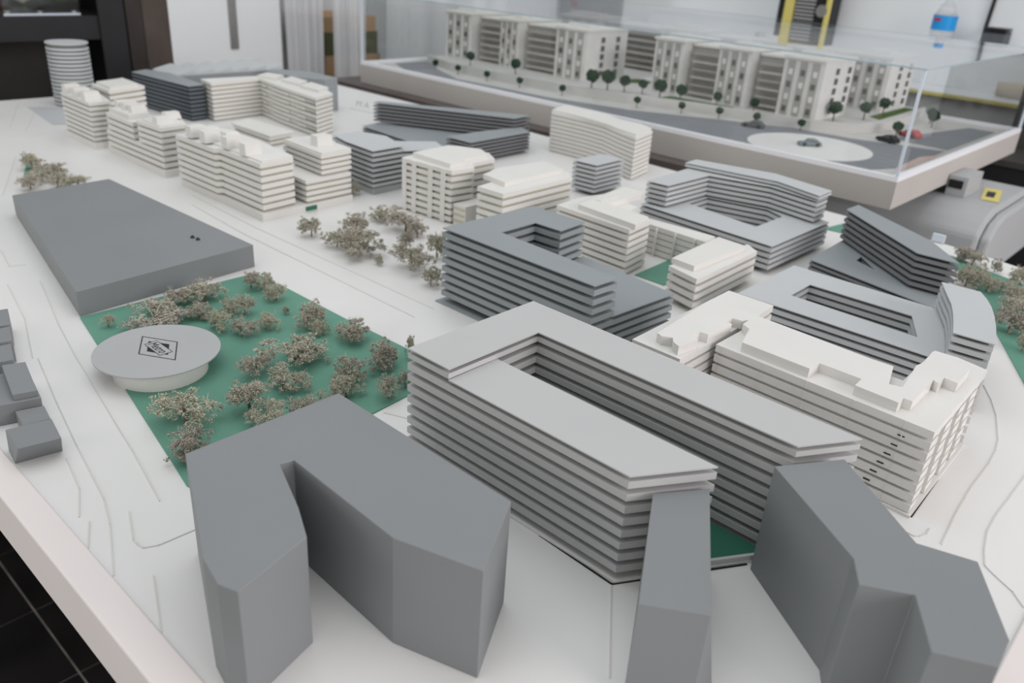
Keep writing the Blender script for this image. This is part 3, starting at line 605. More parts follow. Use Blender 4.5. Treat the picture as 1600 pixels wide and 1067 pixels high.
TREES = [
(0.776,2.132,0.0449,0.0464,'spindly tree at the park corner beside the grey slab wall'),
(0.878,2.075,0.1893,0.0667,'wide bushy tree just behind the round pavilion roof'),
(0.914,2.162,0.0580,0.0528,'small dark tree behind the wide bush, against the grey slab wall'),
(0.990,2.153,0.0887,0.0704,'rounded tree against the grey slab wall, left end of the clump'),
(1.056,2.130,0.1235,0.0880,'tall bushy tree at the middle of the clump along the grey slab wall'),
(0.989,2.039,0.0825,0.0603,'pale tree on a thin trunk in front of the wall clump'),
(0.989,1.935,0.0803,0.0704,'loose tree touching the right edge of the pavilion roof'),
(1.072,2.005,0.0693,0.0735,'pale spiky tree behind two thin trunks, right of the wall clump'),
(1.094,1.981,0.0656,0.0735,'pale flat topped tree on a tall thin trunk right of the wall clump'),
(1.014,1.862,0.0863,0.0773,'sparse tree with hanging branches right of the pavilion'),
(1.210,2.139,0.0783,0.0745,"flat crowned tree at the slab's park side corner"),
(1.239,2.117,0.0706,0.0703,"middle tree of the three at the slab's park side corner"),
(1.220,2.017,0.0762,0.0726,"round headed tree at the park's back edge, right of the slab corner"),
(1.088,1.859,0.0776,0.0632,'small dark umbrella shaped tree in the middle of the park'),
(1.192,1.817,0.1151,0.0927,"large tree with a side tuft at the park's back edge"),
(1.179,1.741,0.0562,0.0590,'small olive tree under the large tree at the back edge'),
(1.185,1.914,0.0258,0.0330,'tiny bare seedling in the middle of the park'),
(1.044,1.660,0.1714,0.0923,'widest pale green tree in the middle of the park'),
(0.928,1.649,0.0918,0.0815,'leaning pale tree with a bright flank, left of the park centre'),
(0.934,1.538,0.1166,0.0859,'bushy pointed tree before the widest tree'),
(0.832,1.522,0.1268,0.0891,'lilac grey tree with drooping branches right of the disc pavilion'),
(0.823,1.434,0.0943,0.0736,'whitish wiry tree half hidden by the notched grey block'),
(0.899,1.411,0.0758,0.0718,"wiry tree with a bent twig behind the notched block's roof edge"),
(1.234,1.654,0.1152,0.0821,"full pale tree on the park's far edge"),
(1.183,1.491,0.1150,0.0957,"large drooping tree on the park's right edge"),
(1.086,1.484,0.0985,0.0819,'soft tree joined to the large drooping tree'),
(1.026,1.417,0.0916,0.0753,"broad tree on a dark trunk near the notched block's back corner"),
(0.977,1.412,0.0570,0.0504,"small pale tree peeping over the notched block's back corner"),
(1.098,1.347,0.0705,0.0755,'tangled wiry tree left of the light grey U building'),
(1.160,1.360,0.0471,0.0704,"thin tree against the light grey U building's wall"),
(1.276,1.469,0.0404,0.0829,"tall narrow tree at the U building's upper left corner"),
(0.693,1.554,0.1473,0.0952,'largest tangled tree in front of the pavilion'),
(0.643,1.430,0.1066,0.0836,"low spreading tree at the park's front tip"),
(1.635,2.439,0.0973,0.0986,'leftmost tree standing alone on the white plaza'),
(1.778,2.387,0.1279,0.1061,'dark round tree at the back of the plaza group'),
(1.649,2.176,0.1718,0.1332,"largest dark tree in the plaza's left group"),
(1.642,2.295,0.1127,0.0758,'low wide tree at the front left of the plaza group'),
(1.967,2.430,0.1244,0.0780,"flat dark tree at the plaza's far back edge"),
(1.945,2.282,0.1589,0.0971,"broad tree at the plaza's back, near the white building"),
(1.931,2.200,0.0851,0.0900,'thin tree between the two plaza groups'),
(1.808,2.120,0.0769,0.0810,"small tree on a visible trunk behind the plaza's right group"),
(1.699,1.966,0.1536,0.1195,"spreading tree in the plaza's right group"),
(1.841,1.996,0.0800,0.1343,"tall tree touching the blue grey building's left corner"),
(1.660,1.824,0.0860,0.0825,'small dark tree at the foot of the blue grey building'),
(1.643,2.071,0.0430,0.0482,"tiny sprig in front of the plaza's right group"),
(2.087,2.789,0.0815,0.0730,'ghostly pale tree at the foot of the banded grey cube'),
(1.209,3.873,0.1158,0.0864,'back tree of the clump behind the grey slab'),
(1.238,3.727,0.1190,0.0908,'middle tree of the clump behind the grey slab'),
(1.090,3.566,0.1174,0.0857,'left front tree of the clump behind the grey slab'),
(1.181,3.526,0.1342,0.0925,'dense front tree of the clump behind the grey slab'),
(1.244,3.484,0.1142,0.0697,'right end tree of the clump behind the grey slab'),
(1.165,3.654,0.1105,0.0884,'inner tree of the clump behind the grey slab'),
(3.436,0.742,0.0694,0.0666,"back tree beside the dark wedge building's right end"),
(3.424,0.698,0.0784,0.0604,"second tree beside the dark wedge building's right end"),
(3.400,0.615,0.0432,0.0591,"lone small tree on a thin stem near the board's far right edge"),
(3.225,0.637,0.0928,0.0675,'dark tree at the top of the right green strip'),
(3.141,0.641,0.0774,0.0612,"shrub like tree close to the curved wing's back"),
(3.148,0.575,0.0585,0.0756,'slim tree on the right green strip'),
(3.178,0.537,0.0674,0.0504,'low tree left of the pair at the right picture edge'),
(3.310,0.507,0.0783,0.0877,'tall tree at the far right picture edge'),
(3.093,0.474,0.1000,0.0731,'upper tree of the right edge cluster'),
(2.958,0.422,0.1165,0.0839,'big round tree of the right edge cluster'),
(2.810,0.418,0.0960,0.0896,'light round tree at the front of the right edge cluster'),
(2.685,0.348,0.0685,0.0853,'nearest tree on the right green strip')]
for x, y, w, h, lab in TREES:
    k_ = 1.25 if x > 2.7 else 1.0
    tree(x, y, w*.98*k_, h*.98*k_, lab)

# ---------------------------------------------------------------- the second model under a glass case
CX0, CX1, CY0, CY1 = 3.937, 6.06, 1.205, 5.14
case = thing('display_case', 'large white plinth with a clear acrylic box around a housing model', 'display case', (5, 3.1, 0)); co = (5, 3.1, 0)
part('plinth_box', MB().box(CX0, CY0, 0, CX1, CY1, .128), M['plinth'], case, co)
for b_ in ((CX0, CY0, .1285, CX0+.035, CY1, .151), (CX1-.035, CY0, .1285, CX1, CY1, .151), (CX0+.035, CY0, .1285, CX1-.035, CY0+.035, .151), (CX0+.035, CY1-.035, .1285, CX1-.035, CY1, .151)):
    part('rim_rail', MB().box(*b_), M['rim'], case, co)
g = .02
for nm, b_ in (('glass_front', (CX0+.012, CY0+.02, .1515, CX0+.014, CY1-.02, .62)), ('glass_back', (CX1-.014, CY0+.02, .1515, CX1-.012, CY1-.02, .62)),
               ('glass_end', (CX0+.02, CY0+.012, .1515, CX1-.02, CY0+.014, .62)), ('glass_end', (CX0+.02, CY1-.014, .1515, CX1-.02, CY1-.012, .62)),
               ):
    q = b_
    # single sheets: one quad each so the pane reflects once
    mb = MB()
    if abs(q[3]-q[0]) < .01: mb.v = [(q[0],q[1],q[2]),(q[0],q[4],q[2]),(q[0],q[4],q[5]),(q[0],q[1],q[5])]
    else: mb.v = [(q[0],q[1],q[2]),(q[3],q[1],q[2]),(q[3],q[1],q[5]),(q[0],q[1],q[5])]
    mb.f = [(0,1,2,3)]
    part(nm, mb, M['glass'], case, co)
mb = MB(); mb.v = [(CX0,CY0,.6238),(CX1,CY0,.6238),(CX1,CY1,.6238),(CX0,CY1,.6238)]; mb.f = [(0,1,2,3)]
part('glass_top', mb, M['glass'], case, co)
for b_ in ((CX0, CY0, .617, CX0+.006, CY1, .6235), (CX1-.006, CY0, .617, CX1, CY1, .6235), (CX0+.007, CY0, .617, CX1-.007, CY0+.006, .6235), (CX0+.007, CY1-.006, .617, CX1-.007, CY1, .6235)):
    part('pane_edge', MB().box(*b_), M['glass_edge'], case, co)
for x in (CX0+.003, CX1-.015):
    for y in (CY0+.003, CY1-.015): part('corner_edge', MB().box(x, y, .1515, x+.012, y+.012, .6165), M['glass_corner'], case, co)
tb = thing('display_table', 'dark brown table under the glass case', 'table', (5.1, 3.4, -2.3)); to = (5.1, 3.4, -2.3)
part('table_top', MB().box(3.83, 1.95, -.06, 6.4, 5.4, -.002), M['table'], tb, to)
for x in (4.25, 6.2):
    for y in (2.3, 5.2): part('leg', MB().box(x-.06, y-.06, -2.3, x+.06, y+.06, -.06), M['black'], tb, to)
sm = thing('housing_model_base', 'pale model ground with grey road, round island and retaining wall inside the case', 'model base', (5, 3.1, .1285)); so = (5, 3.1, .1285)
IX0, IX1, IY0, IY1 = CX0+.037, CX1-.037, CY0+.037, CY1-.037
part('ground_plate', MB().box(IX0, IY0, .1287, IX1, IY1, .131), M['pave'], sm, so)
part('road', MB().prism([(IX0+.004,2.9),(IX0+.004,1.42),(4.25,1.30),(4.9,1.30),(4.75,1.75),(4.72,2.1),(4.52,2.5),(4.28,2.95),(4.15,3.5),(4.12,4.3),(4.35,4.8),(5.2,4.95),(5.2,5.06),(4.2,5.06),(4.02,4.7),(3.99,4.0),(3.99,3.4)], .131, .133), M['road'], sm, so)
part('side_road', MB().prism([(4.95,1.30),(5.85,1.30),(5.85,1.45),(4.98,1.62)], .131, .133), M['road'], sm, so)
part('traffic_island', MB().cyl(4.30, 1.80, .133, .137, .318, n=48), M['board'], sm, so)
part('brick_verge', MB().prism([(4.12,IY0+.01),(4.85,IY0+.01),(4.6,IY0+.09),(4.2,IY0+.07)], .131, .134), M['brickpink'], sm, so, 'pinkish paved verge')
TER = [(4.47,5.0),(4.34,4.6),(4.33,4.2),(4.36,3.6),(4.46,3.1),(4.60,2.7),(4.68,2.3),(4.74,2.0),(4.88,1.80),(5.2,1.70),(5.6,1.72),(6.0,1.78),(6.0,5.0)]
part('terrace', MB().prism(ccw(TER), .131, .178), M['pave'], sm, so)
part('retaining_wall', MB().prism(ccw(TER[:12]+[(5.98,1.80),(5.6,1.74),(5.25,1.72),(4.89,1.82),(4.76,2.02),(4.70,2.31),(4.62,2.71),(4.48,3.11),(4.38,3.61),(4.35,4.2),(4.36,4.6),(4.49,5.0)]), .178, .190), M['pave'], sm, so)
for q in ([(4.52,2.95),(4.62,2.75),(4.74,2.5),(4.72,2.95)], [(4.9,3.45),(5.12,3.3),(5.14,3.5),(5.0,3.55)], [(5.25,1.80),(5.9,1.82),(5.9,1.88),(5.3,1.88)]):
    part('lawn', MB().prism(ccw(q), .178, .182), M['leaf2'], sm, so)
part('pool', MB().prism(ccw([(5.15,3.3),(5.45,3.2),(5.49,3.4),(5.2,3.5)]), .178, .186), M['desk'], sm, so)

def housing(label, x0, x1, bays, z0, z1, endm=True):
    """apartment block: bays = list of (y0, y1, kind) along the case; tower bays project, link bays sit back"""
    ya = min(b[0] for b in bays); yb = max(b[1] for b in bays); og = ((x0+x1)/2, (ya+yb)/2, z0)
    o = thing('model_apartment_block', label, 'building', og)
    for k, (y0, y1, kind) in enumerate(bays):
        if kind == 't':
            part('tower_bay', MB().box(x0, y0+.001, z0, x1, y1-.001, z1), M['facade_lt'], o, og)
            w = (y1-y0)
            for a_ in (.12, .42, .72):
                part('window_strip', MB().box(x0-.006, y0+w*a_, z0+.012, x0-.0005, y0+w*(a_+.17), z1-.012), M['facade'], o, og)
                for r in range(4):
                    zz = z0+.03+r*(z1-z0-.05)/4
                    part('window_pane', MB().box(x0-.009, y0+w*(a_+.03), zz, x0-.0065, y0+w*(a_+.13), zz+.032), M['pane'] if (r+int(a_*10)) % 2 else M['facade_lt'], o, og)
            part('parapet', MB().box(x0-.012, y0-.006, z1+.0005, x1+.006, y1+.006, z1+.014), M['white'], o, og)
            part('roof_house', MB().box(x0+.08, y0+.05, z1+.0145, x0+.2, y1-.05, z1+.04), M['white'], o, og)
        else:
            xs = x0+.10
            part('link_bay', MB().box(xs, y0-.0005, z0, x1-.03, y1+.0005, z1-.02), M['facade'], o, og)
            for r in range(6):
                zz = z0+.02+r*(z1-z0-.04)/6
                part('balcony', MB().box(xs-.04, y0+.03, zz, xs-.001, y1-.03, zz+.014), M['facade'] if r % 2 else M['plinth'], o, og)
            part('parapet', MB().box(xs-.01, y0+.007, z1-.0195, x1-.02, y1-.007, z1-.006), M['white'], o, og)
    if endm:
        for c in range(2):
            for r in range(5):
                zz = z0+.03+r*(z1-z0-.05)/5; xx = x0+.16+c*.17
                part('end_window', MB().box(xx, ya-.006, zz, xx+.035, ya-.0005, zz+.034), M['pane'], o, og)
    return o
housing('pale model apartment block at the left of the case', 4.64, 5.10, [(3.60,3.87,'t'),(3.87,4.22,'l'),(4.22,4.40,'t'),(4.40,4.70,'l'),(4.70,4.98,'t')], .1785, .50)
housing('pale model apartment block at the right of the case, by the roundabout', 4.78, 5.20, [(2.0,2.25,'t'),(2.25,2.46,'l'),(2.46,2.68,'t'),(2.68,2.93,'l'),(2.93,3.15,'t')], .1785, .505)
housing('rear model apartment block showing its windowed end behind the right block', 5.52, 5.95, [(1.90,2.15,'t'),(2.15,2.6,'l'),(2.6,2.85,'t'),(2.85,3.3,'l'),(3.3,3.6,'t'),(3.6,4.2,'l'),(4.2,4.6,'t')], .1785, .50)

# ball trees of the housing model
def ball_mesh(seed):
    rnd = random.Random(seed); bm = bmesh.new(); bmesh.ops.create_icosphere(bm, subdivisions=3, radius=.5*S)
    for v in bm.verts: v.co *= rnd.uniform(.8, 1.12); v.co.z = v.co.z*.85+.95*S
    me = bpy.data.meshes.new('crown'); bm.to_mesh(me); bm.free(); me.materials.append(M['leaf']); return me
BALL = [ball_mesh(s) for s in range(4)]
btr = MB().tube([(0,0,0),(.02,0,.3),(0,0,.7)], [.07,.06,.04], 6).mesh('trunk', M['twig'], fix=False)
def ball(x, y, z, w, label, h=None):
    o = thing('miniature_tree', label, 'tree', (x, y, z)); o.scale = (w, w, h or w*1.1)
    link('crown', BALL[ball.n % 4], o); link('trunk', btr, o); ball.n += 1
ball.n = 0
ordi = ['first', 'second', 'third', 'fourth', 'fifth', 'sixth', 'seventh', 'eighth', 'ninth', 'tenth', 'eleventh', 'twelfth']
ST = [(4.30,4.72),(4.27,4.45),(4.26,4.15),(4.27,3.85),(4.30,3.50),(4.40,2.98),(4.50,2.72),(4.57,2.50),(4.62,2.28),(4.68,2.03)]
for k, (x, y) in enumerate(ST): ball(x, y, .131, .045, 'dark green street tree in the case, %s from the left along the road' % ordi[k])
TT = [(4.42,3.36,.085,'bushy dark tree cluster left of the gap between the case blocks'), (4.47,3.27,.09,'largest dark tree in the gap between the case blocks'),
      (4.56,3.20,.07,'dark tree right of the largest one in the case gap'), (4.62,3.10,.06,'small dark tree before the right case block corner'), (4.55,2.92,.08,'wide dark tree at the right case block left corner'),
      (4.60,2.80,.07,'round dark tree on the lawn before the right case block'), (4.44,4.05,.07,'dark tree close to the left case block recess'), (4.44,4.50,.065,'dark tree before the left case block far recess'),
      (4.70,2.60,.055,'dark tree at the middle tower of the right case block'), (4.72,2.36,.055,'dark tree before the right recess of the right case block'), (4.92,1.95,.075,'round green tree at the right end of the right case block'),
      (5.15,1.86,.07,'low green bush tree right of the case block end'), (5.45,1.86,.07,'green tree before the rear case block end'), (5.05,1.62,.06,'lone green tree on the kerb behind the black model car'),
      (5.6,1.60,.07,'farther of two small trees near the case end, right of the red model car'), (5.75,1.66,.065,'small tree nearest the back pane at the right end of the case')]
for x, y, w, lab in TT: ball(x, y, .178 if y > 1.7 else .131, w, lab)

def car(label, x, y, z, rz, m, L=.14):
    o = thing('model_car', label, 'car', (x, y, z), None, rz); og = (0, 0, 0); w = L*.4; h = L*.30
    prof = [(-.5,.12),(.5,.12),(.5,.34),(.46,.52),(.2,.58),(.05,.98),(-.26,1.0),(-.44,.62),(-.5,.5)]
    mb = MB(); n = len(prof)
    mb.v = [(a*L, -w/2, b*h) for a, b in prof]+[(a*L, w/2, b*h) for a, b in prof]
    for i in range(n): mb.f.append((i, (i+1) % n, n+(i+1) % n, n+i))
    mb.f += [tuple(range(n)), tuple(reversed(range(n, 2*n)))]
    part('body', mb, m, o, og, bevel=L*.02)
    part('window_band', MB().box(-.24*L, -w*.505, h*.64, .06*L, w*.505, h*.88), M['pane'], o, og)
    for sx in (-.3, .3):
        for sy in (-1, 1):
            mb = MB(); c_ = [(sx*L+.085*L*math.cos(t_*math.pi/6), .085*L+.085*L*math.sin(t_*math.pi/6)) for t_ in range(12)]
            y0, y1 = sy*w*.40, sy*w*.52
            mb.v = [(a, y0, b) for a, b in c_]+[(a, y1, b) for a, b in c_]
            for i in range(12): mb.f.append((i, (i+1) % 12, 12+(i+1) % 12, 12+i))
            mb.f += [tuple(range(12)), tuple(range(12, 24))]
            part('wheel', mb, M['ink'], o, og)
car('grey teal model car standing on the white traffic island', 4.30, 1.80, .137, 2.4, M['teal'], .12)
car('black model car near the corner of the case', *[(4.854,1.594)][0], .133, 1.2, M['ink'], .13)
car('red model car behind the black one at the case corner', *[(5.140,1.575)][0], .133, 1.2, M['red'], .14)
car('dark grey model car on the road behind the traffic island', *[(4.511,2.240)][0], .133, 1.75, M['greybody'], .13)

# ---------------------------------------------------------------- the plotter and things beside the table
pl = thing('plotter', 'grey rounded plotter body with a yellow sticker beside the table', 'printer', (4.85, 1.5, -2.3)); po2 = (4.85,1.5,-2.3)
prof = [(4.80,-.42),(4.62,-.40),(4.50,-.34),(4.45,-.25),(4.46,-.16),(4.53,-.09),(4.66,-.055),(5.3,-.05),(5.45,-.12),(5.45,-.42)]
def extr(prof, y0, y1):
    mb = MB(); n = len(prof); mb.v = [(a, y0, b) for a, b in prof]+[(a, y1, b) for a, b in prof]
    for i in range(n): mb.f.append((i, (i+1) % n, n+(i+1) % n, n+i))
    mb.f += [tuple(range(n)), tuple(reversed(range(n, 2*n)))]; return mb
part('shell', extr(prof, .92, 1.85), M['plotter'], pl, po2, bevel=.02, smooth=False)
part('end_cap', extr([(a*.94+.29, b*.9-.026) for a, b in prof], .87, .919), M['plotter'], pl, po2, bevel=.015)
ST_ = [(4.80,.95),(5.10,1.01),(5.09,1.095),(4.79,1.035)]
part('warning_sticker', MB().prism(ST_, -.0515, -.049), M['yellow'], pl, po2, 'yellow sticker')
part('sticker_symbol', MB().prism([(4.88,.995),(5.02,1.02),(5.01,1.06),(4.87,1.035)], -.049, -.0485), M['ink'], pl, po2)
part('feed_tray', MB().box(4.74, 1.105, -.0535, 5.0, 1.20, .05), M['plotter'], pl, po2)
part('tray_slot', MB().box(4.735, 1.125, -.012, 4.7395, 1.195, .03), M['ink'], pl, po2, 'dark tray slot')
for y in (1.0, 1.75):
    part('stand_leg', MB().box(4.85, y, -2.28, 4.95, y+.06, -.42), M['black'], pl, po2)
    part('stand_foot', MB().box(4.6, y-.01, -2.3, 5.3, y+.07, -2.28), M['black'], pl, po2)
solo('acrylic_offcut', 'small clear acrylic piece at the board edge by the plotter', 'offcut', MB().box(3.60, .862, .0035, 3.615, .91, .035), M['glass_corner'], (3.60,.88,.0035))
bc = thing('black_cabinet', 'tall black cabinet at the right edge beyond the glass case end', 'cabinet', (7.25, .9, -2.3)); bo2 = (7.25,.9,-2.3)
part('carcass', MB().box(7.0, .45, -2.3, 7.5, 1.46, .55), M['black'], bc, bo2)
for k in range(4): part('drawer', MB().box(6.985, .48, -2.2+k*.68, 6.9995, 1.43, -1.56+k*.68), M['blackback'], bc, bo2)
lc = thing('black_crate', 'low black crate in the dark gap under the case end', 'crate', (6.6, 1.2, -2.3)); lco = (6.6,1.2,-2.3)
part('crate_body', MB().box(6.42, .5, -2.3, 6.95, 1.95, -.16), M['black'], lc, lco)
part('crate_lid', MB().box(6.41, .49, -.1595, 6.96, 1.96, -.12), M['blackback'], lc, lco)

# ---------------------------------------------------------------- background furniture
sh = thing('shelf_unit', 'black open shelf unit behind the round tower', 'shelf', (1.8, 6.6, -2.3)); sho = (1.8,6.6,-2.3)
part('shelf_board', MB().box(.2, 6.3, .215, 2.72, 6.98, .37), M['black'], sh, sho)
part('shelf_board', MB().box(.2, 6.3, -1.2, 2.72, 6.98, -1.05), M['black'], sh, sho)
part('shelf_board', MB().box(.2, 6.3, 1.5, 2.72, 6.98, 1.65), M['black'], sh, sho)
part('post', MB().box(2.56, 6.28, -2.3, 2.74, 6.299, 1.65), M['black'], sh, sho)
part('side_panel', MB().box(2.721, 6.3, -2.3, 2.74, 6.98, 1.65), M['black'], sh, sho)
part('side_panel', MB().box(.18, 6.3, -2.3, .199, 6.98, 1.65), M['black'], sh, sho)
part('back_panel', MB().box(.18, 6.985, -2.3, 2.74, 7.0, 1.65), M['blackback'], sh, sho)
wr = thing('wardrobe', 'tall brown laminate cabinet side between the black shelf and white pier', 'cabinet', (2.9, 6.6, -2.3)); wo = (2.9,6.6,-2.3)
part('front_panel', MB().box(2.76, 6.3, -2.3, 2.875, 6.9, 2.2), M['dbrown'], wr, wo)
part('side_panel', MB().box(2.88, 6.3, -2.3, 3.07, 6.92, 2.2), M['brown'], wr, wo)
bx = thing('plastic_box', 'clear plastic box of artificial flowers on the black shelf', 'box', (2.22, 6.5, .371)); bxo = (2.22,6.5,.371)
part('clear_shell', MB().box(1.98, 6.34, .3715, 2.46, 6.68, .64), M['glass'], bx, bxo)
for x in (2.0, 2.2, 2.42): part('stud', MB().cyl(x+.01, 6.36, .373, .40, .018, n=12), M['steel'], bx, bxo)
part('rim', MB().box(1.978, 6.336, .3715, 2.462, 6.3395, .385), M['glass_corner'], bx, bxo)
fw = thing('artificial_flower', 'white artificial flower with leaves inside the clear box', 'flower', (2.2, 6.5, .41)); fo = (2.2,6.5,.41)
mb = MB()
for k in range(9):
    a = k*.7; x, y = 2.28+.09*math.cos(a), 6.5+.06*math.sin(a); z = .45+.012*k
    mb.loft([(x,y),(x+.06*math.cos(a),y+.05*math.sin(a)),(x+.09*math.cos(a),y+.02),(x+.05*math.cos(a+1),y-.03)], z, [(x,y),(x+.06*math.cos(a),y+.05*math.sin(a)),(x+.09*math.cos(a),y+.02),(x+.05*math.cos(a+1),y-.03)], z+.006)
part('leaves', mb, M['leaf2'], fw, fo)
for k in range(6):
    a = k*1.047; part('petal', MB().loft([(2.14,6.44),(2.14+.06*math.cos(a-.4),6.44+.05*math.sin(a-.4)),(2.14+.085*math.cos(a),6.44+.07*math.sin(a)),(2.14+.06*math.cos(a+.4),6.44+.05*math.sin(a+.4))], [.44,.47,.50,.47], [(2.14,6.44),(2.14+.06*math.cos(a-.4),6.44+.05*math.sin(a-.4)),(2.14+.085*math.cos(a),6.44+.07*math.sin(a)),(2.14+.06*math.cos(a+.4),6.44+.05*math.sin(a+.4))], [.446,.476,.506,.476]), M['petal'], fw, fo)
part('stem', MB().tube([(2.14,6.45,.374),(2.16,6.46,.42),(2.18,6.47,.48)], .006), M['leaf2'], fw, fo)
solo('red_book', 'dark red book standing on the shelf left of the clear box', 'book', MB().box(1.90, 6.36, .3715, 1.955, 6.68, .75), M['red'], (1.93,6.5,.3715))
ru = thing('steel_ruler', 'steel ruler hanging on the white pier', 'ruler', (3.59, 6.297, .12)); ruo = (3.59,6.297,.12)
part('blade', MB().box(3.555, 6.292, .11, 3.625, 6.2985, .80), M['steel'], ru, ruo)
part('nail', MB().box(3.585, 6.28, .76, 3.595, 6.2915, .77), M['black'], ru, ruo)

def sheet(label, x0, x1, y, zb, zt, amp, seed):
    rnd = random.Random(seed); n = 36; mz = 8; mb = MB(); ph = [rnd.uniform(0, 6.28) for _ in range(4)]
    for j in range(mz+1):
        v = j/mz
        for i in range(n+1):
            u = i/n; x = x0+(x1-x0)*u+.04*(1-v)*math.sin(5*u+ph[3])
            d = amp*(math.sin(9*u+ph[0])+.6*math.sin(21*u+ph[1]+1.2*v)+.35*math.sin(37*u+ph[2]))*(1-.4*v)
            mb.v.append((x, y+d, zb+(zt-zb)*v))
    for j in range(mz):
        for i in range(n): a = j*(n+1)+i; mb.f.append((a, a+1, a+n+2, a+n+1))
    me = mb.mesh('plastic_sheet', M['film'], ((x0+x1)/2, y, zb), 0, True)
    o = link('plastic_sheet', me); o.location = W((x0+x1)/2, y, zb); tag(o, label, 'plastic sheet'); return o
sheet('grey translucent plastic sheet hanging right beside the white pier', 4.09, 4.50, 6.35, -1.6, 1.6, .035, 2)
sheet('clear plastic sheet hanging over the cardboard boxes', 4.52, 4.92, 6.30, -1.6, 1.6, .03, 5)
sheet('wide grey plastic sheet hanging behind the left end of the case', 5.22, 6.75, 6.35, -1.6, 1.6, .04, 8)
def carton(label, x0, y0, z0, x1, y1, z1, m):
    o = thing('carton', label, 'box', ((x0+x1)/2, (y0+y1)/2, z0)); og = ((x0+x1)/2,(y0+y1)/2,z0)
    part('box_body', MB().box(x0, y0, z0, x1, y1, z1), M[m], o, og)
    part('tape', MB().box(x0+.2, y0-.002, z1-.05, x0+.3, y0-.0005, z1), M['beige'], o, og)
carton('tan cardboard box on top of the stack behind the case', 4.60, 6.55, .18, 5.20, 7.1, .31, 'card')
carton('olive box in the middle of the stack behind the case', 4.60, 6.55, -.02, 5.22, 7.1, .179, 'olive')
carton('tan box low in the stack behind the case', 4.62, 6.55, -.6, 5.25, 7.1, -.021, 'card')
carton('olive box at the bottom of the stack behind the case', 4.60, 6.55, -2.29, 5.25, 7.1, -.601, 'olive')
dk = thing('work_desk', 'long white desk with a yellow edge along the right wall', 'desk', (8.1, 2.2, -2.3)); dko = (8.1,2.2,-2.3)
part('desk_top', MB().box(7.7, -.6, .07, 8.61, 5.6, .1), M['desk'], dk, dko)
part('edge_trim', MB().box(7.68, -.6, .068, 7.699, 5.6, .092), M['yellow'], dk, dko, 'yellow edge trim')
part('front_panel', MB().box(7.75, -.55, -2.3, 7.78, 5.55, .069), M['deskface'], dk, dko)
lg = thing('raised_shelf', 'white raised shelf box along the right wall above the desk', 'shelf', (8.4, 2.2, .101)); lgo = (8.4,2.2,.101)
part('shelf_body', MB().box(8.15, -.55, .101, 8.61, 5.5, .44), M['desk'], lg, lgo)
part('shelf_top', MB().box(8.13, -.57, .4405, 8.615, 5.52, .46), M['desk'], lg, lgo)
zt = .461
solo('gap_shade_strip', 'black strip added as the shade in the gap between pier and plastic sheet', 'board', MB().box(4.026, 6.36, -2.3, 4.062, 6.95, 1.7), M['black'], (4.04,6.6,-2.3))  # added black strip that draws the dark gap beside the pier
solo('grey_panel', 'grey pin panel on the right wall towards the far corner', 'panel', MB().box(8.585, 6.20, -.1, 8.618, 7.15, 1.7), M['plotter'], (8.6,6.7,-.1))
solo('red_notice', 'small red notice on the grey pin panel', 'notice', MB().box(8.578, 6.86, .34, 8.584, 6.97, .42), M['red'], (8.58,6.9,.34))
# bottle
bt = thing('water_bottle', 'clear water bottle with a blue label on the raised shelf', 'bottle', (8.36, 2.52, zt)); bto = (8.36,2.52,zt)
part('lower_body', MB().cyl(8.36, 2.52, zt, zt+.0795, .10, .10, 24), M['clear'], bt, bto, smooth=True)
part('shoulder', MB().cyl(8.36, 2.52, zt+.2005, zt+.30, .10, .05, 24), M['clear'], bt, bto, smooth=True)
part('neck', MB().cyl(8.36, 2.52, zt+.3005, zt+.36, .036, .036, 24), M['clear'], bt, bto)
part('label', MB().cyl(8.36, 2.52, zt+.08, zt+.20, .102, .102, 24), M['blue'], bt, bto, 'blue label')
part('label_mark', MB().box(8.2565, 2.52, zt+.155, 8.261, 2.585, zt+.178), M['red'], bt, bto, 'red mark on the label')
part('cap', MB().cyl(8.36, 2.52, zt+.361, zt+.395, .04, .04, 20), M['blue'], bt, bto)
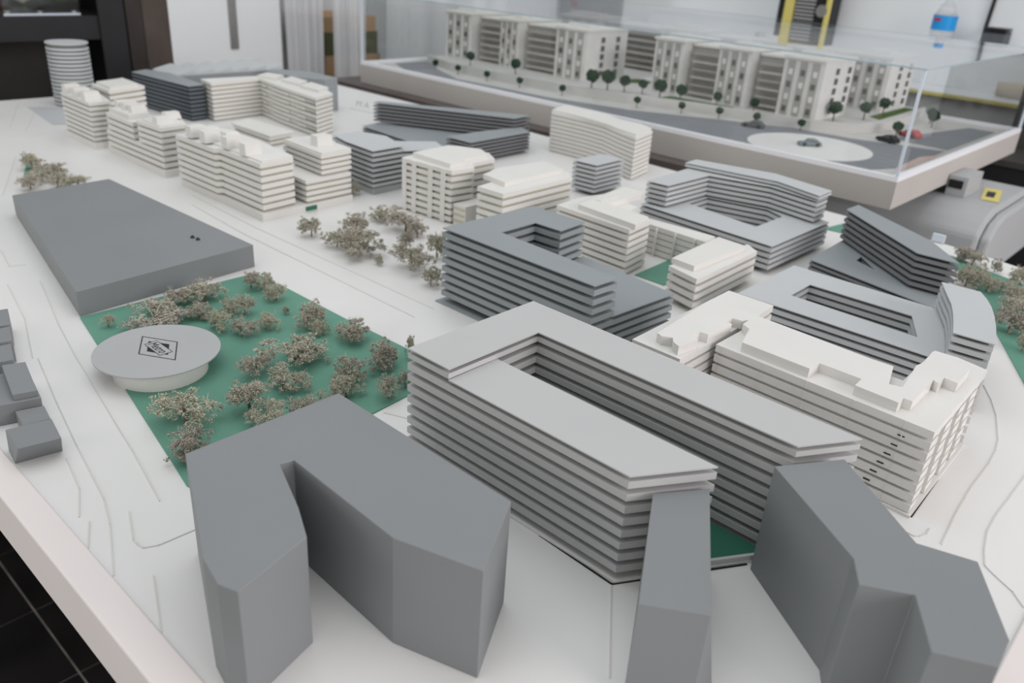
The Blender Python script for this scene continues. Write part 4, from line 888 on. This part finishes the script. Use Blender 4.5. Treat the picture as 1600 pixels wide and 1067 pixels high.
# site radio
rd = thing('site_radio', 'yellow and black site radio with a grille on the raised shelf', 'radio', (8.38, 3.72, zt)); rdo = (8.38,3.72,zt)
part('case_body', MB().box(8.20, 3.545, zt, 8.50, 3.87, zt+.50), M['black'], rd, rdo)
part('bumper', MB().box(8.17, 3.8705, zt, 8.50, 3.96, zt+.52), M['yellow'], rd, rdo, 'yellow bumper')
part('bumper', MB().box(8.17, 3.51, zt, 8.215, 3.5445, zt+.52), M['yellow'], rd, rdo, 'yellow bumper')
part('side_block', MB().box(8.19, 3.9605, zt, 8.48, 4.03, zt+.45), M['black'], rd, rdo)
for k in range(14): part('grille_bar', MB().box(8.190, 3.66, zt+.02+k*.033, 8.1995, 3.86, zt+.032+k*.033), M['deskface'], rd, rdo)
mb = MB(); c_ = [(3.58+.055*math.cos(t_*math.pi/10), zt+.14+.055*math.sin(t_*math.pi/10)) for t_ in range(20)]
mb.v = [(8.165, a, b) for a, b in c_]+[(8.1995, a, b) for a, b in c_]
for i in range(20): mb.f.append((i, (i+1) % 20, 20+(i+1) % 20, 20+i))
mb.f += [tuple(range(20)), tuple(range(20, 40))]; part('dial', mb, M['steel'], rd, rdo)
# small black box, cable, can, padded roll
pb = thing('pen_holder', 'small black box with a ribbed lid at the right end of the raised shelf', 'box', (8.38, 2.08, zt)); pbo = (8.38,2.08,zt)
part('box_body', MB().box(8.27, 1.99, zt, 8.48, 2.17, zt+.10), M['greybody'], pb, pbo)
for k in range(3): part('lid_rib', MB().box(8.27, 1.99, zt+.1005+k*.016, 8.48, 2.17, zt+.110+k*.016), M['black'], pb, pbo)
solo('black_cable', 'black cable running down the white wall at the right', 'cable', MB().tube([(8.56,2.22,zt+.01),(8.60,2.24,zt+.12),(8.60,2.22,zt+.6),(8.60,2.24,zt+1.6)], .016, 6), M['black'], (8.6,2.22,zt))
cn = thing('spray_can', 'grey and red spray can on the desk behind the case', 'can', (7.95, 4.05, .101)); cno = (7.95,4.05,.101)
part('can_body', MB().cyl(7.95, 4.05, .101, .24, .055, n=20), M['red'], cn, cno)
part('can_top', MB().cyl(7.95, 4.05, .2405, .37, .055, .05, 20), M['steel'], cn, cno)
solo('padded_roll', 'beige padded roll lying on the white desk', 'cushion', MB().tube([(7.95,1.35,.165),(7.97,1.6,.168),(7.95,1.85,.165)], [.055,.064,.055], 14), M['beige'], (7.95,1.6,.101), 0, True)
